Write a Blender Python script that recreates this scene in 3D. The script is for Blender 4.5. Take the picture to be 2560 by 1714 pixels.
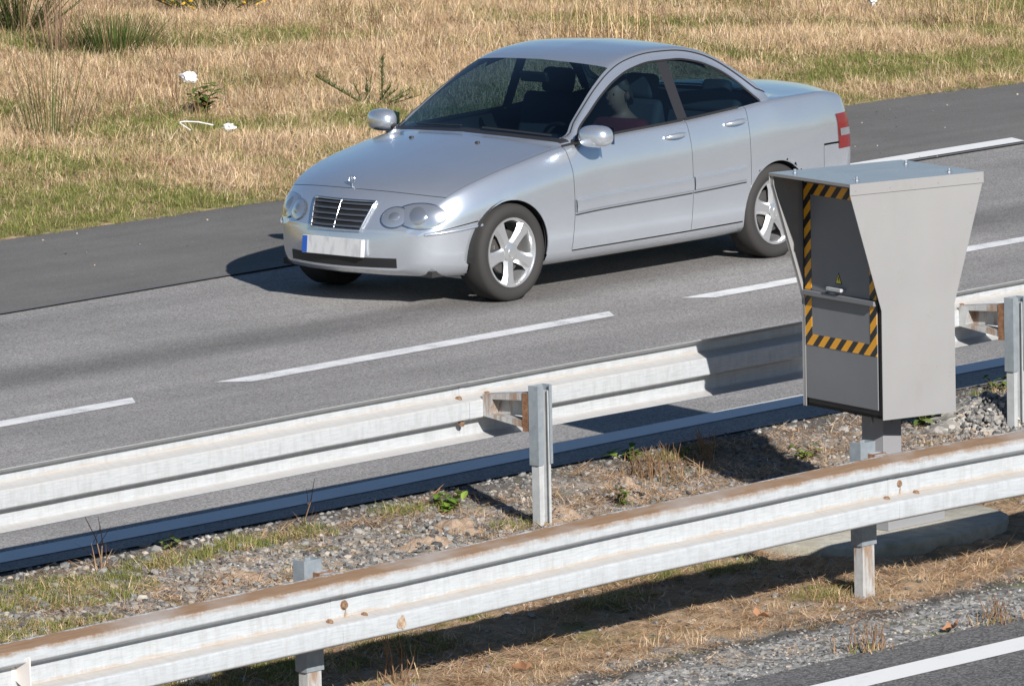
import bpy, bmesh, math, random
import numpy as np
from mathutils import Vector, Matrix, noise as mnoise
from mathutils.bvhtree import BVHTree

for o in list(bpy.data.objects): bpy.data.objects.remove(o)
S = bpy.context.scene
col = S.collection
R = math.radians
random.seed(11)
rng = np.random.default_rng(11)

# ------------------------------------------------------------------ camera
CAM_POS = Vector((-31.66, -27.464, 6.28))
YAW, PITCH, ROLL = R(42.541), R(7.896), R(-1.208)
fw = Vector((math.cos(YAW)*math.cos(PITCH), math.sin(YAW)*math.cos(PITCH), -math.sin(PITCH)))
r0 = Vector((math.sin(YAW), -math.cos(YAW), 0)); u0 = r0.cross(fw)
rt = r0*math.cos(ROLL) + u0*math.sin(ROLL); up = -r0*math.sin(ROLL) + u0*math.cos(ROLL)
cd = bpy.data.cameras.new('camera'); cam = bpy.data.objects.new('camera', cd); col.objects.link(cam)
cam.matrix_world = Matrix(((rt.x, up.x, -fw.x, CAM_POS.x), (rt.y, up.y, -fw.y, CAM_POS.y), (rt.z, up.z, -fw.z, CAM_POS.z), (0, 0, 0, 1)))
cd.sensor_width = 36; cd.lens = 260.77; cd.clip_start = 0.5; cd.clip_end = 3000
S.camera = cam
S.render.resolution_x, S.render.resolution_y = 1024, 685

# ------------------------------------------------------------------ sky, sun, exposure
SUN_VEC = Vector((-0.88, -1.79, 1.0)).normalized()          # towards the sun
SUN_EL = math.asin(SUN_VEC.z); SUN_AZ = math.atan2(SUN_VEC.x, SUN_VEC.y)
W = bpy.data.worlds.new('World'); S.world = W; W.use_nodes = True
wn = W.node_tree.nodes; wl = W.node_tree.links; wn.clear()
sky = wn.new('ShaderNodeTexSky'); sky.sky_type = 'NISHITA'; sky.sun_disc = False
sky.sun_elevation = SUN_EL; sky.sun_rotation = SUN_AZ % (2*math.pi)
sky.air_density = 1.0; sky.dust_density = 0.15; sky.ozone_density = 4.0
bg = wn.new('ShaderNodeBackground'); bg.inputs['Strength'].default_value = 0.052
wo = wn.new('ShaderNodeOutputWorld'); wl.new(sky.outputs[0], bg.inputs[0]); wl.new(bg.outputs[0], wo.inputs[0])
sd = bpy.data.lights.new('sun', 'SUN'); sd.energy = 5.0; sd.angle = R(0.5); sd.color = (1.0, 0.965, 0.92)
sun = bpy.data.objects.new('sun', sd); col.objects.link(sun)
sun.rotation_euler = SUN_VEC.to_track_quat('Z', 'Y').to_euler(); sun.location = (-20, -40, 25)
S.view_settings.view_transform = 'Standard'; S.view_settings.look = 'None'
S.view_settings.exposure = 0.55; S.view_settings.gamma = 1.0; S.view_settings.use_curve_mapping = False

# ------------------------------------------------------------------ helpers
def tag(o, label=None, cat=None, group=None, kind=None):
    if label: o['label'] = label
    if cat: o['category'] = cat
    if group: o['group'] = group
    if kind: o['kind'] = kind
    return o
def empty(name, loc=(0, 0, 0), rz=0.0, label=None, cat=None, group=None):
    o = bpy.data.objects.new(name, None); col.objects.link(o); o.empty_display_size = .1
    o.location = loc; o.rotation_euler = (0, 0, rz)
    return tag(o, label, cat, group)
class MB:
    """collects verts / faces, builds ONE mesh object"""
    def __init__(s): s.v = []; s.f = []; s.uv = {}; s.col = []; s.mi = []
    def add(s, vs, fs, mi=0):
        b = len(s.v); s.v += [tuple(v) for v in vs]
        for f in fs: s.f.append(tuple(i+b for i in f)); s.mi.append(mi)
        return b
    def box(s, x0, x1, y0, y1, z0, z1, M=None, mi=0):
        vs = [Vector((x, y, z)) for z in (z0, z1) for y in (y0, y1) for x in (x0, x1)]
        if M is not None: vs = [M @ v for v in vs]
        s.add(vs, [(0, 2, 3, 1), (4, 5, 7, 6), (0, 1, 5, 4), (2, 6, 7, 3), (0, 4, 6, 2), (1, 3, 7, 5)], mi)
    def prism(s, poly, a, b, fn, mi=0):
        """poly: 2-D points, extruded between a and b; fn(p, q, t) -> 3-D"""
        n = len(poly); vs = [fn(p, q, a) for p, q in poly] + [fn(p, q, b) for p, q in poly]
        s.add(vs, [tuple(range(n))[::-1], tuple(range(n, 2*n))] + [(i, (i+1) % n, n+(i+1) % n, n+i) for i in range(n)], mi)
    def tube(s, pts, rad, n=6, cap=True, mi=0):
        pts = [Vector(p) for p in pts]; m = len(pts)
        rad = [rad]*m if not hasattr(rad, '__len__') else rad
        vs = []; ref = None
        for i, p in enumerate(pts):
            d = (pts[min(i+1, m-1)] - pts[max(i-1, 0)])
            d = d.normalized() if d.length > 1e-9 else Vector((0, 0, 1))
            if ref is None: ref = d.orthogonal().normalized()
            e1 = (ref - d*ref.dot(d)); e1 = e1.normalized() if e1.length > 1e-6 else d.orthogonal().normalized(); ref = e1
            e2 = d.cross(e1)
            for k in range(n):
                a = 2*math.pi*k/n; vs.append(p + (e1*math.cos(a)+e2*math.sin(a))*rad[i])
        fs = [(i*n+k, i*n+(k+1) % n, (i+1)*n+(k+1) % n, (i+1)*n+k) for i in range(m-1) for k in range(n)]
        if cap: fs += [tuple(range(n))[::-1], tuple(range((m-1)*n, m*n))]
        s.add(vs, fs, mi)
    def lathe(s, prof, n, M, closed=False, mi=0):
        """prof: (r, h) points turned round the local Z axis, placed by M"""
        m = len(prof); vs = [M @ Vector((r*math.cos(2*math.pi*k/n), r*math.sin(2*math.pi*k/n), h)) for r, h in prof for k in range(n)]
        fs = [(i*n+k, i*n+(k+1) % n, ((i+1) % m)*n+(k+1) % n, ((i+1) % m)*n+k) for i in range(m if closed else m-1) for k in range(n)]
        s.add(vs, fs, mi)
    def build(s, name, mat, parent=None, smooth=None, bevel=0.0, uv=None, colors=None):
        me = bpy.data.meshes.new(name); me.from_pydata(s.v, [], s.f)
        mats = mat if isinstance(mat, (list, tuple)) else [mat]
        for m in mats: me.materials.append(m)
        if len(mats) > 1: me.polygons.foreach_set('material_index', s.mi)
        bm = bmesh.new(); bm.from_mesh(me); bmesh.ops.recalc_face_normals(bm, faces=bm.faces); bm.to_mesh(me); bm.free()
        if smooth is not None:
            me.polygons.foreach_set('use_smooth', [True]*len(me.polygons)); me.set_sharp_from_angle(angle=R(smooth))
        o = bpy.data.objects.new(name, me); col.objects.link(o)
        if parent: o.parent = parent
        if bevel:
            b = o.modifiers.new('bevel', 'BEVEL'); b.width = bevel; b.segments = 2; b.limit_method = 'ANGLE'; b.angle_limit = R(40); b.harden_normals = True
        return o

# ------------------------------------------------------------------ material helpers
def mat(name, base=(.5, .5, .5), rough=.6, metal=0.0, coat=0.0, spec=.5):
    m = bpy.data.materials.new(name); m.use_nodes = True
    b = m.node_tree.nodes['Principled BSDF']
    b.inputs['Base Color'].default_value = (*base, 1); b.inputs['Roughness'].default_value = rough
    b.inputs['Metallic'].default_value = metal; b.inputs['Coat Weight'].default_value = coat
    b.inputs['Coat Roughness'].default_value = .05; b.inputs['Specular IOR Level'].default_value = spec
    return m
class NT:
    def __init__(s, m): s.m = m; s.t = m.node_tree; s.n = s.t.nodes; s.b = s.n['Principled BSDF']
    def new(s, t, **kw):
        n = s.n.new(t)
        for k, v in kw.items(): setattr(n, k, v)
        return n
    def link(s, a, b): s.t.links.new(a, b)
    def coord(s, which='Object', scale=(1, 1, 1)):
        tc = s.new('ShaderNodeTexCoord'); mp = s.new('ShaderNodeMapping'); mp.inputs['Scale'].default_value = scale
        s.link(tc.outputs[which], mp.inputs[0]); return mp.outputs[0]
    def noise(s, vec, scale, detail=4, rough=.55, dist=0):
        n = s.new('ShaderNodeTexNoise'); s.link(vec, n.inputs['Vector'])
        n.inputs['Scale'].default_value = scale; n.inputs['Detail'].default_value = detail; n.inputs['Roughness'].default_value = rough; n.inputs['Distortion'].default_value = dist
        return n.outputs['Fac']
    def voro(s, vec, scale, out='Distance', feat='F1'):
        n = s.new('ShaderNodeTexVoronoi'); n.feature = feat; s.link(vec, n.inputs['Vector']); n.inputs['Scale'].default_value = scale
        return n.outputs[out]
    def ramp(s, fac, stops, interp='LINEAR'):
        r = s.new('ShaderNodeValToRGB'); r.color_ramp.interpolation = interp; e = r.color_ramp.elements
        while len(e) < len(stops): e.new(.5)
        for x, (p, c) in zip(e, stops): x.position = p; x.color = (*c, 1) if hasattr(c, '__len__') else (c, c, c, 1)
        s.link(fac, r.inputs[0]); return r.outputs[0]
    def mix(s, fac, a, b, blend='MIX'):
        n = s.new('ShaderNodeMix', data_type='RGBA', blend_type=blend)
        for v, i in ((fac, 0), (a, 6), (b, 7)):
            if isinstance(v, bpy.types.NodeSocket): s.link(v, n.inputs[i])
            elif hasattr(v, '__len__'): n.inputs[i].default_value = (*v, 1)
            else: n.inputs[i].default_value = v
        return n.outputs[2]
    def math(s, op, a, b=0.0, c=None, clamp=False):
        n = s.new('ShaderNodeMath', operation=op, use_clamp=clamp)
        for i, v in enumerate((a, b) if c is None else (a, b, c)):
            if isinstance(v, bpy.types.NodeSocket): s.link(v, n.inputs[i])
            else: n.inputs[i].default_value = v
        return n.outputs[0]
    def sep(s, vec):
        n = s.new('ShaderNodeSeparateXYZ'); s.link(vec, n.inputs[0]); return n.outputs
    def bump(s, h, strength=.5, dist=.01):
        n = s.new('ShaderNodeBump'); n.inputs['Strength'].default_value = strength; n.inputs['Distance'].default_value = dist
        s.link(h, n.inputs['Height']); s.link(n.outputs[0], s.b.inputs['Normal'])
    def base(s, c): s.link(c, s.b.inputs['Base Color'])
    def rough(s, c): s.link(c, s.b.inputs['Roughness'])

M = {}
def asphalt(name, lo, mid, hi, scale, stones=None, track=None, tint=(1, 1, 1)):
    m = mat(name, rough=.9, spec=.25); n = NT(m); c = n.coord()
    f = n.noise(c, scale, 3, .7)
    v = n.voro(c, scale*1.1, 'Color')
    f2 = n.math('ADD', n.math('MULTIPLY', f, .6), n.math('MULTIPLY', n.sep(v)[0], .4))
    t3 = lambda g: tuple(g*k for k in tint)
    base = n.ramp(f2, [(.25, t3(lo)), (.5, t3(mid)), (.78, t3(hi))])
    big = n.noise(c, .7, 4, .6)
    base = n.mix(1.0, base, n.ramp(big, [(.3, .84), (.7, 1.08)]), 'MULTIPLY')
    st_ = n.ramp(n.noise(n.coord(scale=(.12, 1.6, 1)), 1.6, 5, .65), [(.35, .88), (.65, 1.05)]); base = n.mix(1.0, base, st_, 'MULTIPLY')
    if track:
        y = n.sep(c)[1]; x = n.sep(c)[0]
        wob = n.math('MULTIPLY', n.math('SUBTRACT', n.noise(n.coord(scale=(.25, .25, .25)), 1.0, 2), .5), .5)
        for yc, w, amt in track:
            d = n.math('ABSOLUTE', n.math('SUBTRACT', n.math('ADD', y, wob), yc))
            k = n.ramp(n.math('DIVIDE', d, w), [(.15, 1-amt), (1.0, 1.0)], 'EASE')
            base = n.mix(1.0, base, k, 'MULTIPLY')
    if stones:
        dens, sz = stones
        vv = n.voro(c, dens); pick = n.sep(n.voro(c, dens, 'Color'))[1]
        s1 = n.math('MULTIPLY', n.math('LESS_THAN', vv, sz), n.math('GREATER_THAN', pick, .72))
        base = n.mix(s1, base, (.5, .46, .4))
    n.base(base); n.bump(f2, .55, .006); return m
M['lane'] = asphalt('lane_asphalt', .15, .285, .43, 95, track=[(4.62, .55, .36), (6.3, .5, .12), (1.0, .5, .12), (2.7, .5, .08)], tint=(1.05, 1, .96))
M['shoulder'] = asphalt('shoulder_asphalt', .12, .165, .21, 120, stones=(14, .06), tint=(1.05, 1, .945))
M['near_lane'] = asphalt('near_asphalt', .05, .13, .28, 85, tint=(1.03, 1, .98))
M['tar'] = mat('tar_joint', (.12, .12, .125), .85)
def paint_line(name, wear):
    m = mat(name, (.72, .71, .70), .75, spec=.3); n = NT(m); c = n.coord()
    f = n.noise(c, 110, 3, .7); g = n.noise(c, 5, 4, .6)
    k = n.math('ADD', n.math('MULTIPLY', f, .55), n.math('MULTIPLY', g, .6))
    col_ = n.ramp(k, [(wear-.06, (.16, .16, .165)), (wear+.05, (.60, .60, .61)), (wear+.2, (.76, .755, .74))])
    n.base(col_); n.bump(f, .4, .004); return m
M['line'] = paint_line('worn_white_paint', .44)
M['line_new'] = paint_line('white_paint', .30)

# ------------------------------------------------------------------ ground, carriageways, markings
XA, XB = -260.0, 320.0
def fbm(x, y, sc, oct=4, seed=0.0):
    return mnoise.fractal(Vector((x*sc+seed, y*sc-seed*1.7, seed*.31)), 1.0, 2.0, oct)
def interp(pts):
    def f(x):
        if x <= pts[0][0]: return pts[0][1]
        for (a, za), (b, zb) in zip(pts, pts[1:]):
            if x <= b: return za+(zb-za)*(x-a)/(b-a)
        return pts[-1][1]
    return f
edge_y = interp([(-30, -.2), (-5.7, -.065), (-3.3, -.035), (-1.6, .045), (.9, .12), (30, .2)])
dash_y = interp([(-12, 3.15), (-2.5, 3.32), (7, 3.66), (20, 3.85)])
joint_y = interp([(-12, 6.35), (.8, 6.79), (2.9, 6.90), (10.7, 7.24), (25, 7.6)])
lip_0 = interp([(-20, 9.4), (3.5, 9.57), (6.2, 9.54), (13.5, 10.12), (14.6, 10.06), (15.3, 9.92), (30, 10.1)])
def lip_y(x): return lip_0(x)+.05*fbm(x, 3, 1.5, 3)
def verge_z(x, y):
    d = max(0.0, y-lip_y(x))
    return .012 + .012*min(d, 60) + min(d, 1.2)*.03*(1+fbm(x, y, .8)) + .05*fbm(x, y, .35, 3, 5)*min(1, d*.6)
MED = [(-0.34, -.008), (-.55, -.02), (-1.0, -.045), (-1.6, -.06), (-2.4, -.085), (-3.2, -.105), (-4.0, -.12), (-4.6, -.118), (-5.05, -.108), (-5.2, -.112)]
MOUNDS = [(-2.15, -1.22, .22, .085), (-3.56, -1.24, .19, .08), (-2.94, -1.40, .17, .07), (-3.94, -1.40, .16, .06), (-5.21, -1.33, .20, .045)]
HEAP = (0.99, -1.2, .5, .15)
def pad_dip(x, y):
    return -.065*max(0, 1-max(0, (math.hypot((x+1.79)/1.0, (y+2.7)/.8)-.95)/.7))
def med_base(y):
    for (a, za), (b, zb) in zip(MED, MED[1:]):
        if b <= y <= a: return za+(zb-za)*(a-y)/(a-b)
    return MED[0][1] if y > MED[0][0] else MED[-1][1]
def med_z(x, y):
    edge = min(1.0, max(0.0, (-.38-y)*4)) * min(1.0, max(0.05, (y+5.15)*3))
    return med_base(y) + pad_dip(x, y) + edge*(.018*fbm(x, y, 2.2, 3, 1) + .022*fbm(x, y, 8, 3, 3))

def sheet(name, m, x0, x1, ys, zs, kind='structure', nx=1):
    me = MB(); n = len(ys)
    vs = [(x0+(x1-x0)*i/nx, y, z) for i in range(nx+1) for y, z in zip(ys, zs)]
    me.add(vs, [(i*n+j, (i+1)*n+j, (i+1)*n+j+1, i*n+j+1) for i in range(nx) for j in range(n-1)])
    return tag(me.build(name, m), kind=kind)

gm = mat('earth_far', (.16, .13, .075), .95); n = NT(gm); c = n.coord()
n.base(n.ramp(n.noise(c, 1.5, 6, .7), [(.3, (.07, .085, .03)), (.55, (.17, .13, .07)), (.8, (.24, .18, .10))])); M['earth'] = gm
g = sheet('ground', gm, -1500, 1500, [-1500, -20, -14, -5.0, -.4, 9.6, 10.0, 30, 1500], [-.2, -.2, -.17, -.19, -.15, -.15, -.12, -.06, 1.0], nx=4)
def ribbon(name, m, f0, f1, z, x0=XA, x1=XB, b0=0.0, b1=0.0):
    xs = [x0]+[x for x in np.arange(-30, 40.1, 1.0) if x0+.2 < x < x1-.2]+[x1]; vs = []
    for i, x in enumerate(xs):
        vs += [(x, f0(x), z), (x+(b0 if i == 0 else b1 if i == len(xs)-1 else 0), f1(x), z)]
    me = MB(); me.add(vs, [(2*i, 2*i+2, 2*i+3, 2*i+1) for i in range(len(xs)-1)]); return tag(me.build(name, m), kind='structure')
sheet('road', M['lane'], XA, XB, [-.37, 8.3], [0, 0])
ribbon('hard_shoulder', M['shoulder'], joint_y, lambda x: 10.5, .008)
ribbon('road_joint', M['tar'], lambda x: joint_y(x)-.035, lambda x: joint_y(x)+.02, .012)
sheet('near_road', M['near_lane'], XA, XB, [-13.2, -5.04], [-.10, -.10])
def strip(name, m, x0, x1, y0, y1, z, b0=0.0, b1=0.0):
    me = MB(); me.add([(x0, y0, z), (x1, y0, z), (x1+b1, y1, z), (x0+b0, y1, z)], [(0, 1, 2, 3)])
    return tag(me.build(name, m), kind='structure')
ribbon('edge_line', M['line_new'], lambda x: edge_y(x)-.115, lambda x: edge_y(x)+.115, .004)
k = 0
for i in range(-14, 16):
    a = -.43 + 4.41*i
    ribbon('lane_dash', M['line'], lambda x: dash_y(x)-.085, lambda x: dash_y(x)+.085, .004, a, a+3.4, -.14, .14)
for a in (4.5, 30.5, -34): ribbon('shoulder_line', M['line_new'], lambda x: joint_y(x)+.03, lambda x: joint_y(x)+.25, .016, a, a+(7.5 if a == 4.5 else 20), .12, .12)
strip('near_edge_line', M['line_new'], XA, XB, -5.62, -5.40, -.096)

# verge under the grass
vm = mat('verge_soil', rough=.95, spec=.1); n = NT(vm); c = n.coord()
base = n.ramp(n.noise(c, 9, 6, .75), [(.3, (.20, .145, .08)), (.5, (.36, .26, .155)), (.72, (.50, .375, .24))])
gr = n.ramp(n.noise(c, 1.3, 4, .6), [(.45, 0.0), (.62, .6)])
n.base(n.mix(gr, base, (.16, .18, .06))); n.bump(n.noise(c, 30, 4, .7), .8, .03); M['verge'] = vm
def grid(name, m, x0, x1, y0, y1, st, fn, kind='structure'):
    nx = int((x1-x0)/st); ny = int((y1-y0)/st)
    vs = []
    for i in range(nx+1):
        x = x0+(x1-x0)*i/nx
        for j in range(ny+1):
            y = y0+(y1-y0)*j/ny; vs.append((x, y, fn(x, y)))
    me = bpy.data.meshes.new(name)
    me.from_pydata(vs, [], [(i*(ny+1)+j, (i+1)*(ny+1)+j, (i+1)*(ny+1)+j+1, i*(ny+1)+j+1) for i in range(nx) for j in range(ny)])
    me.polygons.foreach_set('use_smooth', [True]*len(me.polygons)); me.materials.append(m)
    o = bpy.data.objects.new(name, me); col.objects.link(o); return tag(o, kind=kind)
grid('verge', vm, -6, 36, 9.35, 31, .11, lambda x, y: verge_z(x, y) if y > lip_y(x)-.03 else -.04)
sheet('verge_beyond', vm, XA, XB, [10.2, 31, 60], [-.03, .1, .3])

# median soil: gravel by the carriageways, bare earth and straw between
sm = mat('median_soil', rough=.95, spec=.15); n = NT(sm); c = n.coord(); y = n.sep(c)[1]
f = n.noise(c, 55, 5, .75); v = n.sep(n.voro(c, 38, 'Color'))[0]
gravel = n.ramp(n.math('ADD', n.math('MULTIPLY', f, .55), n.math('MULTIPLY', v, .45)), [(.22, (.10, .098, .095)), (.5, (.31, .30, .285)), (.78, (.54, .52, .49))])
dirt = n.ramp(n.noise(c, 14, 6, .75), [(.3, (.20, .13, .07)), (.5, (.40, .275, .165)), (.75, (.54, .40, .265))])
wob = n.math('MULTIPLY', n.math('SUBTRACT', n.noise(c, 2.2, 5, .65), .5), 1.5)
yy = n.math('ADD', y, wob)
near_far = n.ramp(n.math('MULTIPLY', yy, -.2), [(.05, .75), (.28, .62), (.44, .08), (.80, .05), (.875, 1.0)])
tarry = n.ramp(n.math('ADD', n.math('MULTIPLY', y, -1.0), n.math('MULTIPLY', wob, .25)), [(.5, 1.0), (.85, 0.0)])
bs = n.mix(near_far, dirt, gravel); bs = n.mix(n.math('MULTIPLY', tarry, .7), bs, (.06, .055, .05))
edge_t = n.ramp(n.math('MULTIPLY', n.math('ADD', y, n.math('MULTIPLY', wob, .28)), -.2), [(.848, 0.0), (.862, .85), (.874, .85), (.90, 0.0)]); bs = n.mix(edge_t, bs, (.07, .067, .065))
moss = n.ramp(n.noise(c, 2.6, 5, .65), [(.56, 0.0), (.66, .55)])
n.base(n.mix(moss, bs, (.16, .175, .045))); n.bump(n.math('ADD', f, v), .9, .015); M['median'] = sm
grid('median_soil', sm, -13, 9, -5.10, -.30, .045, med_z)
sheet('median_beyond', sm, 9, XB, [-5.1, -3, -.30], [-.11, -.1, -.008]); sheet('median_before', sm, XA, -13, [-5.1, -3, -.30], [-.11, -.1, -.008])

# mounds of sandy earth and the gravel heap by the right-hand post
em = mat('sandy_earth', rough=.95, spec=.1); n = NT(em); c = n.coord()
n.base(n.ramp(n.noise(c, 30, 6, .8), [(.3, (.25, .175, .12)), (.55, (.43, .32, .235)), (.8, (.54, .41, .315))])); n.bump(n.noise(c, 45, 5, .8), .9, .02)
hm = mat('heap_gravel', rough=.95, spec=.15); n = NT(hm); c = n.coord()
n.base(n.ramp(n.sep(n.voro(c, 30, 'Color'))[0], [(.1, (.13, .12, .11)), (.5, (.30, .28, .255)), (.9, (.46, .43, .39))])); n.bump(n.voro(c, 30), -.9, .03)
def mound(name, x, y, r, h, m, label, cat, group=None, rough=.75):
    o = MB(); nr, na = 12, 30; vs = [(0, 0, h*(1+.1*fbm(x, y, 3)))]
    for i in range(1, nr+1):
        q = i/nr
        for k in range(na):
            a = 2*math.pi*k/na; w = r*(1+.28*fbm(x+math.cos(a), y+math.sin(a), 1.0, 3)); px, py = q*w*math.cos(a)*1.25, q*w*math.sin(a)
            z = h*(math.cos(q*math.pi)*.5+.5) + h*rough*fbm(x+px, y+py, 7, 3, 2)*(1-q**2)
            z += (med_z(x+px, y+py)-med_base(y))*q - .012*q**4 + med_base(y+py)-med_base(y)
            vs.append((px, py, z))
    fs = [(0, 1+k, 1+(k+1) % na) for k in range(na)] + [(1+i*na+k, 1+(i+1)*na+k, 1+(i+1)*na+(k+1) % na, 1+i*na+(k+1) % na) for i in range(nr-1) for k in range(na)]
    o.add(vs, fs); b = o.build(name, m, smooth=60); b.location = (x, y, med_base(y)); return tag(b, label, cat, group)
ML = ['largest pale mound of sandy earth, right of the middle guardrail post', 'pale sandy mound just left of the middle guardrail post foot',
      'small pale mound of sandy earth at the foot of the middle guardrail post', 'low sandy lump, second mound left of the middle guardrail post', 'flattened brown mound of earth farthest left, above the near rail joint']
for (x, y, r, h), l in zip(MOUNDS, ML): mound('earth_mound', x, y, r, h, em, l, 'earth mound', 'mounds of sandy earth in the median')
mound('gravel_heap', *HEAP, hm, 'grey heap of broken stone beside the right-hand guardrail post', 'gravel heap', rough=.6)

# ------------------------------------------------------------------ guardrails
zn = mat('galvanised_steel', (.62, .64, .65), .55, .15, spec=.35); n = NT(zn); c = n.coord()
n.base(n.ramp(n.noise(c, 14, 5, .65), [(.3, (.36, .375, .385)), (.6, (.45, .465, .47)), (.8, (.50, .51, .51))])); M['zinc'] = zn
zd = mat('sleeve_steel', (.40, .45, .49), .5, .3, spec=.4); n = NT(zd); c = n.coord()
n.base(n.ramp(n.noise(c, 20, 5, .65), [(.3, (.22, .255, .28)), (.7, (.31, .345, .37))])); M['sleeve'] = zd
rs = mat('rusted_steel', (.25, .10, .04), .85, .1); n = NT(rs); c = n.coord()
n.base(n.ramp(n.noise(c, 45, 5, .7), [(.3, (.11, .05, .03)), (.55, (.22, .11, .055)), (.8, (.33, .23, .15))])); M['rust'] = rs
rz = mat('rust_streaked_zinc', (.5, .5, .5), .6, .15); n = NT(rz); c = n.coord(); cs = n.coord(scale=(1, 1, .18))
n.base(n.mix(n.ramp(n.noise(cs, 16, 5, .7), [(.47, 0.0), (.6, .85)]), n.ramp(n.noise(c, 14, 5, .65), [(.3, (.34, .345, .345)), (.7, (.46, .465, .46))]), (.25, .15, .085))); M['streak'] = rz
bo = mat('rusty_bolt', (.4, .3, .22), .75, .2); n = NT(bo); c = n.coord()
n.base(n.ramp(n.noise(c, 60, 4, .7), [(.35, (.16, .075, .04)), (.6, (.25, .17, .11)), (.8, (.33, .28, .23))])); M['bolt'] = bo

# section of the W beam: (depth towards its carriageway, height), bottom to top, for a height of 0.31 m
SEC = [(.001, 0), (.020, .004), (.060, .015), (.071, .020), (.075, .028), (.075, .090), (.072, .097), (.064, .102), (.008, .114), (.002, .117), (.0, .122),
       (.0, .200), (.002, .205), (.008, .208), (.066, .227), (.073, .231), (.075, .237), (.075, .276), (.073, .282), (.066, .286), (.020, .303), (.006, .309), (.001, .310)]
SECL = [0.0]
for a_, b_ in zip(SEC, SEC[1:]): SECL.append(SECL[-1]+math.hypot(a_[0]-b_[0], a_[1]-b_[1]))
def sv(z):
    """place round the section (0..1) of the point at height z"""
    for (a_, b_, la, lb) in zip(SEC, SEC[1:], SECL, SECL[1:]):
        if a_[1] <= z <= b_[1]: return (la+(lb-la)*(z-a_[1])/max(1e-6, b_[1]-a_[1]))/SECL[-1]
    return 1.0
def rail_material(name, dusty):
    """UV: u = metres along the beam, v = place round the section (0 bottom edge .. 1 top edge)"""
    m = mat(name, (.7, .7, .7), .5, .15, spec=.35); n = NT(m); c = n.coord('UV'); s = n.sep(c); v = s[1]
    cu = n.coord('UV', (1, 7, 1)); cs = n.coord('UV', (1.0, .12, 1))
    zinc = n.ramp(n.noise(cu, 9, 5, .7), [(.3, (.385, .41, .43)), (.5, (.48, .50, .518)), (.75, (.56, .575, .585))])
    zinc = n.mix(n.ramp(n.noise(n.coord('UV', (1, 3, 1)), 160, 2, .6), [(.4, .35), (.6, 0)]), zinc, (.35, .36, .365))
    streak = n.ramp(n.noise(cs, 26, 4, .7), [(.46, 0.0), (.72, .5)]); zinc = n.mix(streak, zinc, (.33, .33, .325))
    wob = n.math('MULTIPLY', n.math('SUBTRACT', n.noise(n.coord('UV', (1, 2, 1)), 7, 5, .75), .5), .12)
    wob2 = n.math('ADD', wob, n.math('MULTIPLY', n.math('SUBTRACT', n.noise(cs, 60, 3, .7), .5), .045))
    vv = n.math('ADD', v, wob2)
    def band(lo, hi, soft, amt):
        a = n.ramp(vv, [(lo-soft, 0.0), (lo, amt)]); b = n.ramp(vv, [(hi, 1.0), (hi+soft, 0.0)])
        return n.math('MULTIPLY', a, b)
    patch = n.ramp(n.noise(n.coord('UV', (1, 1, 1)), 1.1, 4, .6), [(.36, .55), (.52, 1.0)])
    if dusty:
        colr = n.ramp(n.noise(cu, 5, 5, .7), [(.3, (.19, .105, .05)), (.6, (.25, .155, .085)), (.8, (.32, .24, .165))])
        zinc = n.mix(n.math('MULTIPLY', band(sv(.285), sv(.307), .055, .95), patch), zinc, colr)
        zinc = n.mix(band(sv(.104), sv(.115), .035, .38), zinc, (.44, .36, .28))
        zinc = n.mix(band(sv(.115), sv(.121), .015, .3), zinc, (.40, .26, .14))
    else:
        zinc = n.mix(band(sv(.229), sv(.236), .02, .4), zinc, (.41, .32, .235))
        zinc = n.mix(band(sv(.206), sv(.228), .03, .32), zinc, (.46, .41, .36))
        zinc = n.mix(band(sv(.001), sv(.016), .05, .4), zinc, (.44, .39, .345))
    n.base(zinc); n.bump(n.noise(n.coord('UV', (1, 1, 1)), 60, 4, .7), .12, .01); return m
M['rail_near'] = rail_material('dusty_rail_zinc', True); M['rail_far'] = rail_material('bright_rail_zinc', False)
def beam(parent, x0, x1, y, sgn, zf, h, m, lap=0.0, name='beam'):
    n_ = len(SEC); nx = max(2, int((x1-x0)/.1)); th = .0035; vs = []; uv = []
    L = SECL
    for i in range(nx+1):
        x = x0+(x1-x0)*i/nx; dz = zf(x) + .0025*fbm(x, y, .9, 2, 4); dy = .003*fbm(x, y, .7, 2, 9)
        for (d, z) in SEC:
            vs.append((x, y+sgn*(d+lap)+dy, dz-h+z*h/.31)); uv.append(x)
    me = bpy.data.meshes.new(name)
    me.from_pydata(vs, [], [(i*n_+j, (i+1)*n_+j, (i+1)*n_+j+1, i*n_+j+1) for i in range(nx) for j in range(n_-1)])
    l = me.uv_layers.new(name='UVMap'); li = np.empty(len(me.loops), np.int32); me.loops.foreach_get('vertex_index', li)
    U = np.stack([np.array(uv)[li], np.array(L)[li % n_]/L[-1]], 1); l.data.foreach_set('uv', U.astype(np.float32).ravel())
    me.polygons.foreach_set('use_smooth', [True]*len(me.polygons)); me.materials.append(m)
    o = bpy.data.objects.new(name, me); col.objects.link(o); o.parent = parent
    so = o.modifiers.new('thick', 'SOLIDIFY'); so.thickness = .0035; so.offset = 0
    wnm = o.modifiers.new('normals', 'WEIGHTED_NORMAL'); wnm.weight = 90; wnm.mode = 'FACE_AREA'
    return o
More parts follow.
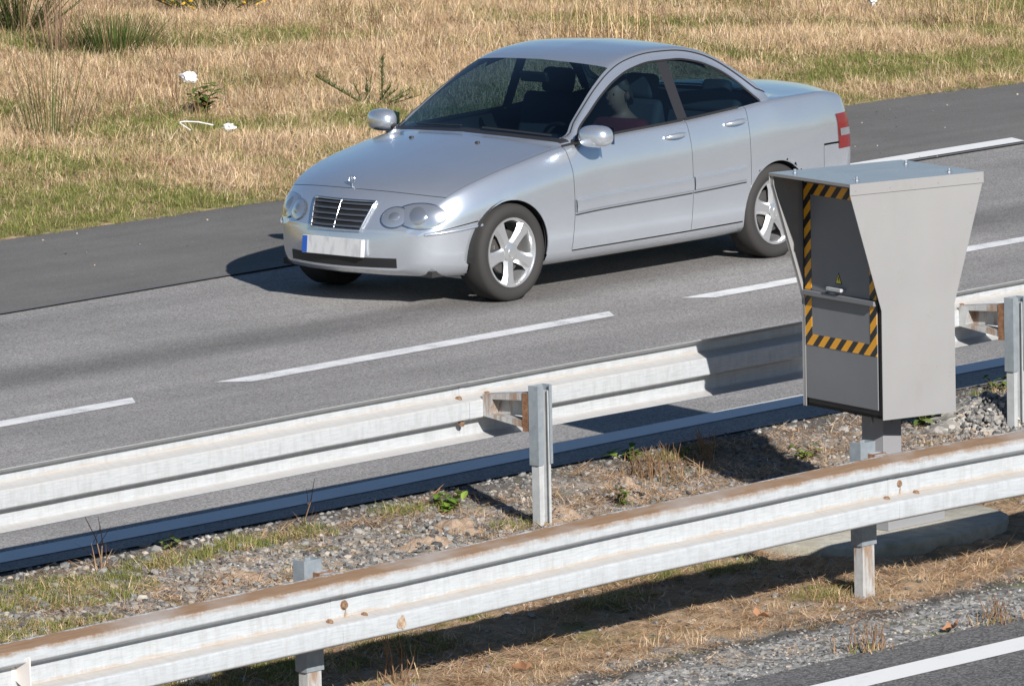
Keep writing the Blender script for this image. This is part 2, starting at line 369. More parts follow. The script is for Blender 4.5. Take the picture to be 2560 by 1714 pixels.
def csec(mb, cx, cy, w, d, lip1, lip2, t, z0, z1, sgn):
    """C section: w along X, d along Y, open towards sgn*Y"""
    p = [(-w/2, sgn*d), (-w/2, 0), (w/2, 0), (w/2, sgn*d), (w/2-lip2, sgn*d), (w/2-lip2, sgn*(d-t)), (w/2-t, sgn*(d-t)), (w/2-t, sgn*t), (-w/2+t, sgn*t), (-w/2+t, sgn*(d-t)), (-w/2+lip1, sgn*(d-t)), (-w/2+lip1, sgn*d)]
    mb.prism([(cx+a, cy+b) for a, b in p], z0, z1, lambda a, b, z: (a, b, z))
def bolt(parent, pos, axis, r=.016, h=.012, name='bolt', m=None):
    q = Vector(axis).to_track_quat('Z', 'Y').to_matrix().to_4x4(); mb = MB()
    mb.lathe([(0, h), (r*.8, h), (r, h*.6), (r, 0), (r*1.35, 0), (r*1.35, -.003)], 10, Matrix.Translation(Vector(pos)) @ q)
    return mb.build(name, m or M['bolt'], parent, smooth=40)
def spacer(parent, x, yp, yr, z, hp, hr, w=.075, rustp=True):
    """folded steel bracket between post (yp) and beam (yr), open along X"""
    t = .005
    out = [(yp, z-hp/2-.01), (yr, z-hr/2), (yr, z+hr/2), (yp, z+hp/2)]
    s = 1 if yr > yp else -1
    inn = [(yp+s*.045, z-hp/2+.035), (yr-s*.045, z-hr/2+.012), (yr-s*.07, z+hr/2-.022), (yp+s*.045, z+hp/2-.045)]
    mb = MB(); vs = [(x+a, p, q) for a in (-w/2, w/2) for p, q in out+inn]; fs = []
    for i in range(4):
        j = (i+1) % 4; fs += [(i, j, 8+j, 8+i), (4+i, 4+j, 12+j, 12+i), (i, j, 4+j, 4+i), (8+i, 8+j, 12+j, 12+i)]
    mb.add(vs, fs); mb.box(x+w/2-.004, x+w/2-.001, min(yp, yr)+.02, max(yp, yr)-.03, z-hr/2+.01, z+hr/2-.01); o = mb.build('spacer', M['streak'], parent)
    pl = MB(); pl.box(x-w/2-.005, x+w/2+.012, min(yp-s*.001, yp+s*.040), max(yp-s*.001, yp+s*.040), z-hp/2-.022, z+hp/2-.004); pl.build('backing_plate', M['rust'], o)
    bolt(o, (x-.005, yr-s*.012, z+.0), (0, -s, 0), .02, .02)
    return o
# far guardrail, seen from behind
far = empty('guardrail', (0, 0, 0), 0, 'bright galvanised guardrail seen from its back, between the silver car and the cabinet', 'guardrail')
YF = -1.09; POSTF = -3.115; zF = interp([(-20, .63), (-6.7, .675), (-2.9, .705), (-.58, .711), (1.39, .727), (20, .80)])
for i, X in enumerate([POSTF+4*k-(.35 if k < 0 else 0) for k in range(-4, 7)]):
    beam(far, X+.15-4.0-.30, X+.15, YF, 1, zF, .315, M['rail_far'], lap=-.004 if i % 2 else 0)
    zt = zF(X)+.0; c_ = YF-.345
    mb = MB(); csec(mb, X, c_, .092, .052, .030, .016, .005, -.4, zt-.035, -1); p = mb.build('post', M['zinc'], far)
    mb = MB(); csec(mb, X, c_+.006, .112, .066, .046, .020, .004, zt-.425, zt-.005, -1); mb.build('sleeve', M['sleeve'], p)
    mb = MB(); mb.lathe([(0, .008), (.011, .008), (.014, 0)], 8, Matrix.Translation((X-.018, c_-.048, zt-.21)) @ Matrix.Rotation(R(90), 4, 'X')); mb.build('bolt', M['bolt'], p)
    spacer(far, X-.012, c_+.012, YF-.004, zt-.135, .185, .115)
    for dx, dz in ((-.16, -.105), (.06, -.105), (-.16, -.233)): bolt(far, (X+dx-.02, YF+.045 if dz > -.2 else YF+.03, zt+dz+.012), (0, -.75, .65), .015, .014)
# near guardrail, seen from the carriageway side
near = empty('guardrail', (0, 0, 0), 0, 'near guardrail with brown dust along its top, crossing the whole bottom of the picture', 'guardrail')
YN = -4.20; POSTN = -3.485
zN = interp([(-20, .50), (-9.66, .572), (-7.3, .590), (-7.2, .588), (-5.6, .617), (-3.6, .629), (-3.2, .629), (-2.4, .618), (2, .57), (20, .55)])
for i, X in enumerate([POSTN+4*k for k in range(-4, 6)]):
    beam(near, X+.25-4.0-.34, X+.25, YN, -1, zN, .335, M['rail_near'], lap=.003*(i % 3))
    zt = zN(X); c_ = YN+.20
    mb = MB(); csec(mb, X, c_, .092, .056, .03, .03, .005, -.45, zt-.02, 1); p = mb.build('post', M['streak'], near)
    mb = MB(); csec(mb, X, c_-.007, .116, .072, .04, .04, .004, zt-.485, zt+.035, 1); mb.build('sleeve', M['sleeve'], p)
    spacer(near, X+.04, c_-.010, YN+.004, zt-.115, .19, .13)
    bolt(near, (X-.005, YN-.004, zt-.155), (0, -1, 0), .018, .014, m=M['bolt'])
    for dx in (-.125, .105): bolt(near, (X+dx, YN-.03, zt-.215), (0, -.75, .65), .014, .010)
rp = mat('reflector_housing', (.62, .58, .55), .5)
mb = MB(); mb.prism([(0, .05), (0, .12), (.088, .165), (.095, .155), (.095, .005), (.088, 0)], -9.575, -9.568, lambda p, q, t: (t, YN-.002-p, .345+q)); mb.box(-9.60, -9.568, YN-.006, YN-.001, .395, .465); mb.build('reflector', rp, near, bevel=.002)
def blot(parent, name, cx, y, cz, rx, rz_, m, sgn, seed):
    mb = MB(); k = 18; pts = []
    for i in range(k):
        a = 2*math.pi*i/k; w = 1+.14*math.sin(a*3+seed)+.10*math.sin(a*5+2*seed)+.07*math.sin(a*7+seed); pts.append((cx+rx*w*math.cos(a), y, cz+rz_*w*math.sin(a)))
    mb.add(pts, [tuple(range(k))]); return mb.build(name, m, parent)
stn = mat('rust_stain', (.30, .19, .11), .8); n = NT(stn); c = n.coord(); n.base(n.ramp(n.noise(c, 40, 4, .7), [(.35, (.27, .17, .10)), (.65, (.45, .37, .29))]))
for i, X in enumerate([POSTN+4*k for k in range(-3, 3)]):
    zt = zN(X); blot(near, 'rust_stain', X+.295, YN-.0835, zt-.335+.062, .030, .030, stn, -1, 2.0+i)
    blot(near, 'rust_stain', X+.0, YN-.0125, zt-.198, .007, .024, stn, -1, 1.3+i)
blot(near, 'rust_spot', -5.506, YN-.0045, .472, .032, .014, M['rust'], -1, 1.0)

# ------------------------------------------------------------------ speed camera cabinet
cg = mat('cabinet_grey', (.42, .41, .40), .42, coat=.5, spec=.45); cg.node_tree.nodes['Principled BSDF'].inputs['Coat Roughness'].default_value = .18; n = NT(cg); c = n.coord()
bs = n.ramp(n.noise(c, 2.2, 5, .6), [(.3, (.248, .244, .243)), (.7, (.272, .268, .266))])
sc_ = n.ramp(n.noise(n.coord(scale=(1, 1, .3)), 7, 6, .75), [(.56, 0.0), (.70, .35)])
n.base(n.mix(sc_, bs, (.225, .217, .208))); n.rough(n.ramp(n.noise(c, 6, 4), [(.3, .26), (.7, .36)])); M['cab'] = cg
dg = mat('cabinet_door_grey', (.27, .275, .285), .4, spec=.4); n = NT(dg); c = n.coord()
n.base(n.ramp(n.noise(c, 3, 5, .6), [(.3, (.17, .175, .185)), (.7, (.19, .195, .205))])); M['door'] = dg
M['black'] = mat('black_frame', (.012, .012, .013), .5)
M['post_grey'] = mat('column_grey', (.24, .24, .25), .45)
M['chrome'] = mat('bright_metal', (.75, .75, .76), .25, 1.0)
hz = mat('hazard_stripes', rough=.4); n = NT(hz); s_ = n.sep(n.coord())
fr = n.math('FRACT', n.math('ADD', n.math('DIVIDE', n.math('ADD', s_[1], s_[2]), .104), .18))
st = n.math('GREATER_THAN', fr, .47); n.base(n.mix(st, (.012, .012, .012), (.80, .36, .012))); M['hazard'] = hz
ROT = R(-14.78); L0, W0, HT, HK, OV = .471, .727, 1.255, .576, .19
e1 = Vector((math.cos(ROT), math.sin(ROT), 0)); e2 = Vector((-math.sin(ROT), math.cos(ROT), 0))
C0 = Vector((-2.042, -2.912, .5)); PC = Vector((-1.735, -2.645, -.1))
cabn = empty('speed_camera', PC, 0, 'grey roadside speed camera cabinet with black and yellow hazard border on a column', 'speed camera')
Mc = Matrix.Translation(C0-PC) @ Matrix.Rotation(ROT, 4, 'Z')         # cabinet axes: x = depth (front to back), y = width, z = up
def cpart(mb, name, m, parent=None, **k):
    o = mb.build(name, m, parent or cabn, **k)
    if parent is None: o.matrix_local = Mc
    return o
sidep = [(0, 0), (L0, 0), (L0, HK), (L0+OV, HT-.06), (L0+OV, HT-.003), (-OV, HT-.003), (-OV, HT-.06), (0, HK)]
t = .004
for w0 in (0, W0-t):
    mb = MB(); mb.prism(sidep, w0, w0+t, lambda p, q, w: (p, w, q)); o = cpart(mb, 'side_panel', M['cab'])
    # folded flange along the front edge
    fl = MB(); s_in = 1 if w0 == 0 else -1; wa = w0+t if w0 == 0 else w0; fw_ = .022
    vs = []
    for (p, q) in ((0.001, .0), (0.001, HK), (-OV+.001, HT-.06), (-OV+.001, HT-.006)):
        for a in (0, fw_):
            for b in (0, .004): vs.append((p+b, wa+s_in*a, q))
    fs = []
    for i in range(3):
        a = i*4; b = a+4
        fs += [(a, b, b+2, a+2), (a+1, a+3, b+3, b+1), (a+2, b+2, b+3, a+3), (a, a+1, b+1, b)]
    fl.add(vs, fs)
    if w0 > 0: fl.build('flange', M['cab'], o)
mb = MB(); mb.box(-OV-.006, L0+OV+.006, -.006, W0+.006, HT, HT+.004); mb.box(-OV-.006, L0+OV+.006, -.0062, -.0022, HT-.055, HT); mb.box(-OV-.006, L0+OV+.006, W0+.0022, W0+.0062, HT-.055, HT)
mb.box(-OV-.006, -OV-.0025, -.0022, W0+.0022, HT-.012, HT); mb.box(L0+OV+.0025, L0+OV+.006, -.0022, W0+.0022, HT-.055, HT)
lid = cpart(mb, 'lid', M['cab'])
for px, py in ((-.10, W0-.10), (L0+.10, W0-.17), (-.06, .12), (L0+.05, .10)):
    mb = MB(); mb.lathe([(0, .02), (.009, .02), (.010, .017), (.010, .004), (.017, .004), (.018, 0)], 10, Matrix.Translation((px, py, HT+.004))); mb.build('bolt', M['chrome'], lid, smooth=30)
for px in (-OV+.03, .06, L0-.10, L0+OV-.03):
    mb = MB(); mb.lathe([(0, .003), (.004, .002), (.006, 0)], 8, Matrix.Translation((px, -.0062, HT-.03)) @ Matrix.Rotation(R(90), 4, 'X')); mb.build('rivet', M['post_grey'], lid)
mb = MB(); mb.box(.012, .03, .006, W0-.006, .002, HT-.002); mb.box(.012, L0-.004, .006, W0-.006, .002, .02); mb.box(L0-.012, L0-.004, .006, W0-.006, .02, HT-.002)
cpart(mb, 'casing', M['black'])
Y0, Y1 = .05, .70                                                     # door edges (y runs to the left in the picture)
mb = MB(); mb.box(.004, .012, Y0, Y1, .045, .60); cpart(mb, 'lower_door', M['door'], bevel=.002)
mb = MB(); mb.box(.004, .012, Y0, Y1, .625, 1.235); updoor = cpart(mb, 'upper_door', M['door'], bevel=.002)
mb = MB()
for a, b, z0, z1 in ((Y1-.06, Y1, .33, .598), (Y0, Y0+.06, .33, .598), (Y1-.06, Y1, .627, 1.195), (Y0, Y0+.06, .627, 1.195), (Y0+.06, Y1-.06, .33, .39), (Y0+.06, Y1-.06, 1.135, 1.195)):
    mb.box(.0022, .0040, a, b, z0, z1)
cpart(mb, 'hazard_border', M['hazard'])
mb = MB(); mb.box(-.022, .010, Y0-.006, Y1+.004, .598, .624); cpart(mb, 'cross_bar', M['door'], bevel=.002)
mb = MB(); mb.box(-.035, -.018, .325, .455, .645, .664); mb.box(-.018, .004, .335, .35, .648, .661); mb.box(-.018, .004, .43, .445, .648, .661); cpart(mb, 'handle', M['zinc'], bevel=.003)
yl = mat('sign_yellow', (.72, .62, .03), .4)
mb = MB(); tri = lambda s, cy, cz: [(cy-s*.5, cz-s*.40), (cy+s*.5, cz-s*.40), (cy, cz+s*.62)]
mb.prism(tri(.062, .39, .705), .0028, .0038, lambda p, q, d: (d, p, q)); sg = cpart(mb, 'warning_sign', M['black'])
mb = MB(); mb.prism(tri(.046, .39, .704), .0020, .0027, lambda p, q, d: (d, p, q)); mb.build('sign_face', yl, sg)
mb = MB(); mb.prism([(.388, .724), (.396, .705), (.390, .705), (.394, .690), (.382, .709), (.388, .709), (.384, .722)], .0012, .0019, lambda p, q, d: (d, p, q)); mb.build('lightning_mark', M['black'], sg)
mb = MB(); mb.box(.030, .034, Y0-.012, Y0-.002, .045, .40); cpart(mb, 'edge_strip', M['zinc'])
# column, gussets, foot box
mb = MB(); mb.box(-.075, .075, -.075, .075, .27, .602); colm = mb.build('column', M['post_grey'], cabn, bevel=.004)
mb = MB(); mb.box(-.11, .11, -.11, .11, .594, .602)
for a in (0, 1):
    f = (lambda p, q, d: (p, d, q)) if a else (lambda p, q, d: (d, p, q))
    for s2 in (1, -1): mb.prism([(s2*.075, .53), (s2*.105, .594), (s2*.075, .594)], -.004, .004, f)
mb.build('gusset', M['post_grey'], colm)
mb = MB(); mb.box(-.235, .235, -.235, .20, .0, .27); mb.build('foot_box', M['post_grey'], cabn, bevel=.004)

cm = mat('concrete', rough=.9, spec=.2); n = NT(cm); c = n.coord()
bs = n.ramp(n.noise(c, 12, 6, .7), [(.3, (.30, .285, .24)), (.6, (.44, .415, .35)), (.8, (.52, .495, .43))])
n.base(n.mix(n.ramp(n.noise(c, 2.5, 4, .6), [(.5, 0.0), (.7, .5)]), bs, (.22, .19, .09))); n.bump(n.noise(c, 40, 5, .75), .6, .01)
mb = MB(); K = 40
ring = []
for i in range(K):
    a = 2*math.pi*i/K; ca, sa = math.cos(a), math.sin(a)
    ring.append((-1.79+.80*math.copysign(abs(ca)**.75, ca)*(1+.02*math.sin(5*a)), -2.60+.60*math.copysign(abs(sa)**.8, sa)*(1+.03*math.sin(3*a+1))))
vs = [(x, y_, -.16-.02) for x, y_ in ring]+[(x, y_, -.112) for x, y_ in ring]+[(-1.79+(x+1.79)*.97, -2.6+(y_+2.6)*.97, -.1005) for x, y_ in ring]
mb.add(vs, [(i, (i+1) % K, K+(i+1) % K, K+i) for i in range(K)]+[(K+i, K+(i+1) % K, 2*K+(i+1) % K, 2*K+i) for i in range(K)]+[tuple(range(2*K, 3*K))])
tag(mb.build('concrete_pad', cm, smooth=35), 'weathered round-cornered concrete slab under the speed camera foot', 'concrete slab')

# ------------------------------------------------------------------ silver saloon
def pchip(pts):
    x = np.array([p[0] for p in pts], float); y = np.array([p[1] for p in pts], float)
    h = np.diff(x); d = np.diff(y)/h; m = np.zeros_like(x)
    for i in range(1, len(x)-1):
        if d[i-1]*d[i] > 0:
            w1, w2 = 2*h[i]+h[i-1], h[i]+2*h[i-1]; m[i] = (w1+w2)/(w1/d[i-1]+w2/d[i])
    m[0], m[-1] = d[0], d[-1]
    def f(t):
        t = min(max(t, x[0]), x[-1]); i = min(max(int(np.searchsorted(x, t))-1, 0), len(h)-1)
        u = (t-x[i])/h[i]; u2, u3 = u*u, u*u*u
        return float((2*u3-3*u2+1)*y[i]+(u3-2*u2+u)*h[i]*m[i]+(-2*u3+3*u2)*y[i+1]+(u3-u2)*h[i]*m[i+1])
    return f
SE = 4.62
f_w = pchip([(0, .60), (.03, .67), (.08, .72), (.16, .765), (.3, .805), (.5, .835), (.8, .853), (1.3, .862), (2.5, .866), (3.3, .864), (3.8, .85), (4.1, .825), (4.3, .79), (4.52, .75), (4.58, .69), (4.62, .60)])
f_k = pchip([(0, .26), (.3, .23), (.8, .17), (1.3, .14), (2.0, .08), (2.5, .02), (3.1, -.05), (3.7, -.10), (4.42, -.16), (4.62, -.2)])
f_b = pchip([(0, .465), (.03, .515), (.08, .59), (.13, .64), (.2, .685), (.4, .752), (.8, .828), (1.2, .885), (1.5, .91), (2.5, .94), (3.2, .975), (3.6, 1.0), (4.1, 1.0), (4.41, .965), (4.50, .91), (4.54, .76), (4.56, .60)])
f_c = pchip([(0, .485), (.03, .545), (.08, .635), (.13, .69), (.2, .732), (.4, .80), (.8, .882), (1.15, .945), (1.25, .96), (1.30, .98), (1.45, 1.068), (1.6, 1.152), (1.8, 1.257), (2.0, 1.345), (2.1, 1.378), (2.3, 1.412), (2.55, 1.428), (2.8, 1.42), (3.0, 1.388), (3.1, 1.357), (3.3, 1.262), (3.5, 1.15), (3.68, 1.052), (3.76, 1.03), (4.0, 1.035), (4.42, 1.02), (4.52, .99), (4.58, .87), (4.62, .64)])
f_zb = pchip([(0, .235), (.08, .195), (.3, .18), (1.2, .175), (3.4, .185), (4.0, .21), (4.42, .25), (4.62, .33)])
f_8 = pchip([(1.2, .93), (1.36, .935), (1.45, .998), (1.6, 1.072), (1.8, 1.168), (2.0, 1.247), (2.2, 1.300), (2.45, 1.328), (2.7, 1.325), (2.9, 1.297), (3.1, 1.232), (3.25, 1.15), (3.38, 1.055), (3.46, 1.006), (3.8, 1.02)])
def sstep(a, b, x):
    t = min(max((x-a)/(b-a), 0), 1); return t*t*(3-2*t)
def section(s):
    w, z6, zb, zc = f_w(s), f_b(s), f_zb(s), f_c(s); H = z6-zb
    g = sstep(1.18, 1.32, s)*(1-sstep(3.52, 3.72, s))
    y6 = w-.065+.012*g
    zt = .455+.032*sstep(0, .5, s) if s < .5 else .60 if s > 3.9 else zb+.5*H
    z4 = min(zb+.88*H, zt); z5 = z4+(.52 if .5 < s < 3.9 else .5)*(z6-z4)
    L = [(0, zb), (w-.14, zb), (w-.04, zb+.05*min(1, H/.4)), (w-.012, zb+.52*(z4-zb)), (w, z4), (w-.006, z5), (y6, z6), (y6-.022, z6+.012)]
    y7, z7 = L[7]
    hood = [(y7*a, z7+(zc-z7)*(1-a*a)) for a in (.88, .80, .72, .38, 0)]
    z8 = max(f_8(s), z7+.003); y8 = y7-(z8-z7)*.49
    y10 = y8-.062; z10 = zc-.10*y10*y10
    z9 = min(z8+.03, .5*(z8+z10)+.012); z10 = max(z10, z9)
    green = [(y8, z8), (y8-.026, z9), (y10, z10), (y10*.52, zc-.10*(y10*.52)**2), (0, zc)]
    L += [(h[0]*(1-g)+q[0]*g, h[1]*(1-g)+q[1]*g) for h, q in zip(hood, green)]
    return L
ZS, XS = 1.045, .975                                                # fitted proportions
def lim(a, b):
    return 0.0 if a*b <= 0 else 2*a*b/(a+b)
def herm(vals, t):
    i = min(int(t), len(vals)-2); u = t-i; p = vals
    d = lambda k: p[k+1]-p[k]
    m0 = lim(d(i-1), d(i)) if i > 0 else d(i); m1 = lim(d(i), d(i+1)) if i+2 < len(p) else d(i)
    u2, u3 = u*u, u*u*u
    return (2*u3-3*u2+1)*p[i]+(u3-2*u2+u)*m0+(-2*u3+3*u2)*p[i+1]+(u3-u2)*m1
SX = 2.2
def to_local(s, y, z, f=1.0):
    return ((s+f_k(s)*(y/.8)**2-SX)*XS, y, z*ZS)
_cache = {}
def surf(s, t, side=-1):
    if s not in _cache: _cache[s] = section(s)
    L = _cache[s]; y = herm([p[0] for p in L], t); z = herm([p[1] for p in L], t)
    x, y2, z2 = to_local(s, y, z); return Vector((x, side*y2, z2))
G = .004
DOOR_A, DOOR_B, DOOR_C = 1.215, 2.56, 3.25
seams = [(1.248, 1.248+G), (DOOR_A-G, DOOR_A), (DOOR_B-G, DOOR_B), (DOOR_C, DOOR_C+G), (3.715-G, 3.715), (.155, .155+G), (4.505, 4.505+G), (.30, .30+G), (4.14, 4.14+G)]
keys = {0, SE, 1.30, 2.02, 3.10, 3.66, 1.36, 3.46, 2.50, 2.61}
for a, b in seams: keys |= {round(a, 4), round(b, 4)}
ss = sorted(keys); full = []
for a, b in zip(ss, ss[1:]):
    nn = max(1, int(round((b-a)/(.012 if a < .2 or a > 4.3 else .024)))); full += [a+(b-a)*i/nn for i in range(nn)]
ss = np.array(full+[SE])
jj = []
for a, b, k_ in ((0, 1, 2), (1, 2, 3), (2, 2.27, 1), (2.27, 2.33, 1), (2.33, 3, 2), (3, 4, 4), (4, 4.36, 2), (4.36, 4.42, 1), (4.42, 5, 3), (5, 6, 6), (6, 7, 3), (7, 7.05, 1), (7.05, 8, 7), (8, 9, 3), (9, 10, 3), (10, 11, 5), (11, 12, 5)):
    jj += [a+(b-a)*i/k_ for i in range(k_)]
jj = np.array(jj+[12.0])
NS, NJ = len(ss), len(jj)
WX = [(.785-SX)*XS, (.785-SX)*XS+2.715*.965]; WR, WZ = .315, .315; AR = .340
def classify(sm, jm, c, sm0=0, sm1=0):
    """which part a face at (s, j) belongs to; None = gap or hole"""
    ins = lambda a, b: a <= sm <= b
    for a, b in ((DOOR_A-G, DOOR_A), (DOOR_B-G, DOOR_B), (DOOR_C, DOOR_C+G)):
        if a < sm < b and 2.3 < jm < 7: return None
    if 2.27 < jm < 2.33 and ins(DOOR_A, DOOR_C): return None
    arch = any((c.x-x)**2+(c.z-WZ)**2 < AR**2 for x in WX)
    if arch and jm < 6 and abs(c.y) > .35: return None
    if jm < 1 and False: return None
    if 4.36 < jm < 4.42 and (sm < .30 or sm > 4.14+G): return None
    if jm < 4.36 and (.30 < sm < .30+G or 4.14 < sm < 4.14+G) and jm > 1: return None
    if jm < 4.36 and sm < .30: return 'front_bumper'
    if jm < 4.36 and sm > 4.14: return 'rear_bumper'
    if jm > 7.05:
        if .155+G < sm < 1.248: return 'bonnet'
        if 3.715 < sm < 4.505: return 'boot_lid'
        if 1.248 < sm < 1.30: return 'cowl' if jm > 7.6 else 'body'
        if jm > 10 and ins(1.30, 2.02): return 'windscreen'
        if jm > 10 and ins(3.10, 3.66): return 'rear_window'
        if jm < 8 and ins(1.36, 2.50): return 'window_front'
        if jm < 8 and ins(2.50, 2.61): return 'pillar_trim'
        if jm < 8 and ins(2.61, 3.46): return 'window_rear'
        if .155 < sm < .155+G or 1.248 < sm < 1.248 or 3.715-G < sm < 3.715 or 4.505 < sm < 4.505+G: return None
    if 7 < jm < 7.05 and (.155 < sm < 1.25 or 3.71 < sm < 4.45): return None
    if 2.33 < jm < 7.05 and DOOR_A < sm < DOOR_B-G: return 'door_front'
    if 2.33 < jm < 7.05 and DOOR_B < sm < DOOR_C: return 'door_rear'
    return 'body'
paint = mat('silver_paint', (.60, .615, .63), .24, .80, coat=.7)
n = NT(paint); c = n.coord(); n.base(n.ramp(n.noise(c, 3, 3), [(.3, (.66, .70, .755)), (.7, (.69, .73, .785))])); M['paint'] = paint
M['trim'] = mat('black_trim', (.02, .02, .022), .45); M['tyre'] = mat('tyre_rubber', (.035, .033, .032), .8, spec=.3)
M['rim'] = mat('alloy', (.66, .665, .67), .28, .8, coat=.4); M['well'] = mat('wheel_well', (.02, .02, .02), .9)
M['seat'] = mat('seat_cloth', (.035, .04, .05), .8); M['dash'] = mat('dashboard', (.03, .033, .04), .6)
def glass(name, tint):
    m = bpy.data.materials.new(name); m.use_nodes = True; t = m.node_tree; t.nodes.clear()
    o = t.nodes.new('ShaderNodeOutputMaterial'); mx = t.nodes.new('ShaderNodeMixShader'); tr = t.nodes.new('ShaderNodeBsdfTransparent'); gl = t.nodes.new('ShaderNodeBsdfGlossy')
    lw = t.nodes.new('ShaderNodeLayerWeight'); lw.inputs[0].default_value = .5; pw_ = t.nodes.new('ShaderNodeMath'); pw_.operation = 'POWER'; pw_.inputs[1].default_value = 4.0; fr = t.nodes.new('ShaderNodeMath'); fr.operation = 'MULTIPLY_ADD'; fr.inputs[1].default_value = .9; fr.inputs[2].default_value = .085; t.links.new(lw.outputs['Facing'], pw_.inputs[0]); t.links.new(pw_.outputs[0], fr.inputs[0]); tr.inputs[0].default_value = (*tint, 1); gl.inputs['Roughness'].default_value = .02
    t.links.new(fr.outputs[0], mx.inputs[0]); t.links.new(tr.outputs[0], mx.inputs[1]); t.links.new(gl.outputs[0], mx.inputs[2]); t.links.new(mx.outputs[0], o.inputs[0]); return m
M['glass'] = glass('tinted_glass', (.31, .44, .51))
M['lens_red'] = mat('red_lens', (.16, .012, .012), .25, coat=.5)

CARX, CARY = 3.145, 5.29
car = empty('car', (CARX-WX[0], CARY, 0), 0, 'silver four-door saloon car driving in the lane behind the far guardrail', 'car')
# every face of the skin, near side (-y) and far side
pts = {sd_: [[surf(float(s), float(j), sd_) for j in jj] for s in ss] for sd_ in (-1, 1)}
parts = {}
allv, allf = [], []
for sd_ in (-1, 1):
    P_ = pts[sd_]
    cls = [[None]*(NJ-1) for _ in range(NS-1)]
    for i in range(NS-1):
        sm = (ss[i]+ss[i+1])/2
        for j in range(NJ-1):
            c = (P_[i][j]+P_[i+1][j]+P_[i+1][j+1]+P_[i][j+1])/4
            cls[i][j] = classify(sm, (jj[j]+jj[j+1])/2, c)
    # pull the ragged edge of the wheel arches onto a circle
    for i in range(NS):
        for j in range(NJ):
            p = P_[i][j]
            if jj[j] >= 6 or abs(p.y) < .35: continue
            for x in WX:
                dx, dz = p.x-x, p.z-WZ; d = math.hypot(dx, dz)
                if d < AR+.02 and d > AR-.06:
                    nb = [cls[a][b] for a in (i-1, i) for b in (j-1, j) if 0 <= a < NS-1 and 0 <= b < NJ-1]
                    if None in nb and any(nb): p.x, p.z = x+dx/d*AR, WZ+dz/d*AR
    for i in range(NS-1):
        for j in range(NJ-1):
            q = [P_[i][j], P_[i+1][j], P_[i+1][j+1], P_[i][j+1]]
            b0 = len(allv); allv += q; allf.append((b0, b0+1, b0+2, b0+3))
            k_ = cls[i][j]
            if k_ is None: continue
            if k_.startswith(('window_', 'door_', 'pillar')) and k_ != 'pillar_trim': k_ = (k_, sd_)
            parts.setdefault(k_, []).append((q, sd_))
# rounded ends of the nose and the tail
for s, name in ((0.0, 'front_bumper'), (SE, 'rear_bumper')):
    L = [pts[1][0 if s == 0 else NS-1][j] for j in range(NJ)]
    kf = f_k(s)
    for j in range(NJ-1):
        for a in range(24):
            q = []
            for jx, ax in ((j, a), (j, a+1), (j+1, a+1), (j+1, a)):
                y = L[jx].y*(ax/12-1); bulge = .02*(1 if s else -1)*(1-(ax/12-1)**2)*math.sin(math.pi*min(1, max(0, (L[jx].z/ZS-f_zb(s))/max(.01, f_c(s)-f_zb(s)))))
                q.append(Vector(((s+kf*(y/.8)**2-SX+bulge)*XS, y, L[jx].z)))
            b0 = len(allv); allv += q; allf.append((b0, b0+1, b0+2, b0+3)); parts.setdefault(name, []).append((q, 1))
bvh = BVHTree.FromPolygons(allv, allf)
def skin(name, faces, m, parent, sharp=32):
    bm = bmesh.new(); idx = {}
    for q, sd_ in faces:
        vs = []
        for p in q:
            k_ = (round(p.x, 4), round(p.y, 4), round(p.z, 4))
            if k_ not in idx: idx[k_] = bm.verts.new(p)
            vs.append(idx[k_])
        vs = list(dict.fromkeys(vs))
        if len(vs) >= 3:
            try: bm.faces.new(vs)
            except ValueError: pass
    bmesh.ops.recalc_face_normals(bm, faces=bm.faces)
    me = bpy.data.meshes.new(name); bm.to_mesh(me); bm.free(); me.materials.append(m)
    me.polygons.foreach_set('use_smooth', [True]*len(me.polygons)); me.set_sharp_from_angle(angle=R(sharp))
    o = bpy.data.objects.new(name, me); col.objects.link(o); o.parent = parent
    return o
objs = {}
NM = {'door_front': 'door', 'door_rear': 'door', 'window_front': 'side_window', 'window_rear': 'side_window'}
for k_, fs in parts.items():
    base = k_[0] if isinstance(k_, tuple) else k_
    m = M['glass'] if base in ('windscreen', 'rear_window', 'window_front', 'window_rear') else M['trim'] if base in ('cowl', 'pillar_trim') else paint
    objs[k_] = skin(NM.get(base, base), fs, m, car)
for sd_ in (-1, 1):
    objs[('window_front', sd_)].parent = objs[('door_front', sd_)]; objs[('window_rear', sd_)].parent = objs[('door_rear', sd_)]
for k_ in ('body', 'bonnet', 'boot_lid', 'front_bumper', 'rear_bumper') + tuple(k_ for k_ in objs if isinstance(k_, tuple) and k_[0].startswith('door')):
    pass
# dark lining under the skin so gaps and the cabin read dark
fs = []
for sd_ in (-1, 1):
    P_ = pts[sd_]
    for i in range(NS-1):
        for j in range(NJ-1):
            sm, jm = (ss[i]+ss[i+1])/2, (jj[j]+jj[j+1])/2
            if jm < 2 or (jm > 7 and 1.25 < sm < 3.72 and not (jm > 8.3 and 2.10 < sm < 3.05)): continue
            if classify(sm, jm, (P_[i][j]+P_[i+1][j+1])/2) is None and jm < 6 and any(abs((P_[i][j].x)-x) < AR+.02 and P_[i][j].z < WZ+AR+.02 for x in WX): continue
            off = Vector((0, -sd_*.03*min(1, abs(P_[i][j].y)*4), -.028 if jm > 7 else 0))
            fs.append(([p+off+Vector(((.02 if sm < .3 else -.02 if sm > 4.2 else 0), 0, 0)) for p in (P_[i][j], P_[i+1][j], P_[i+1][j+1], P_[i][j+1])], sd_))
skin('lining', fs, M['well'], car)

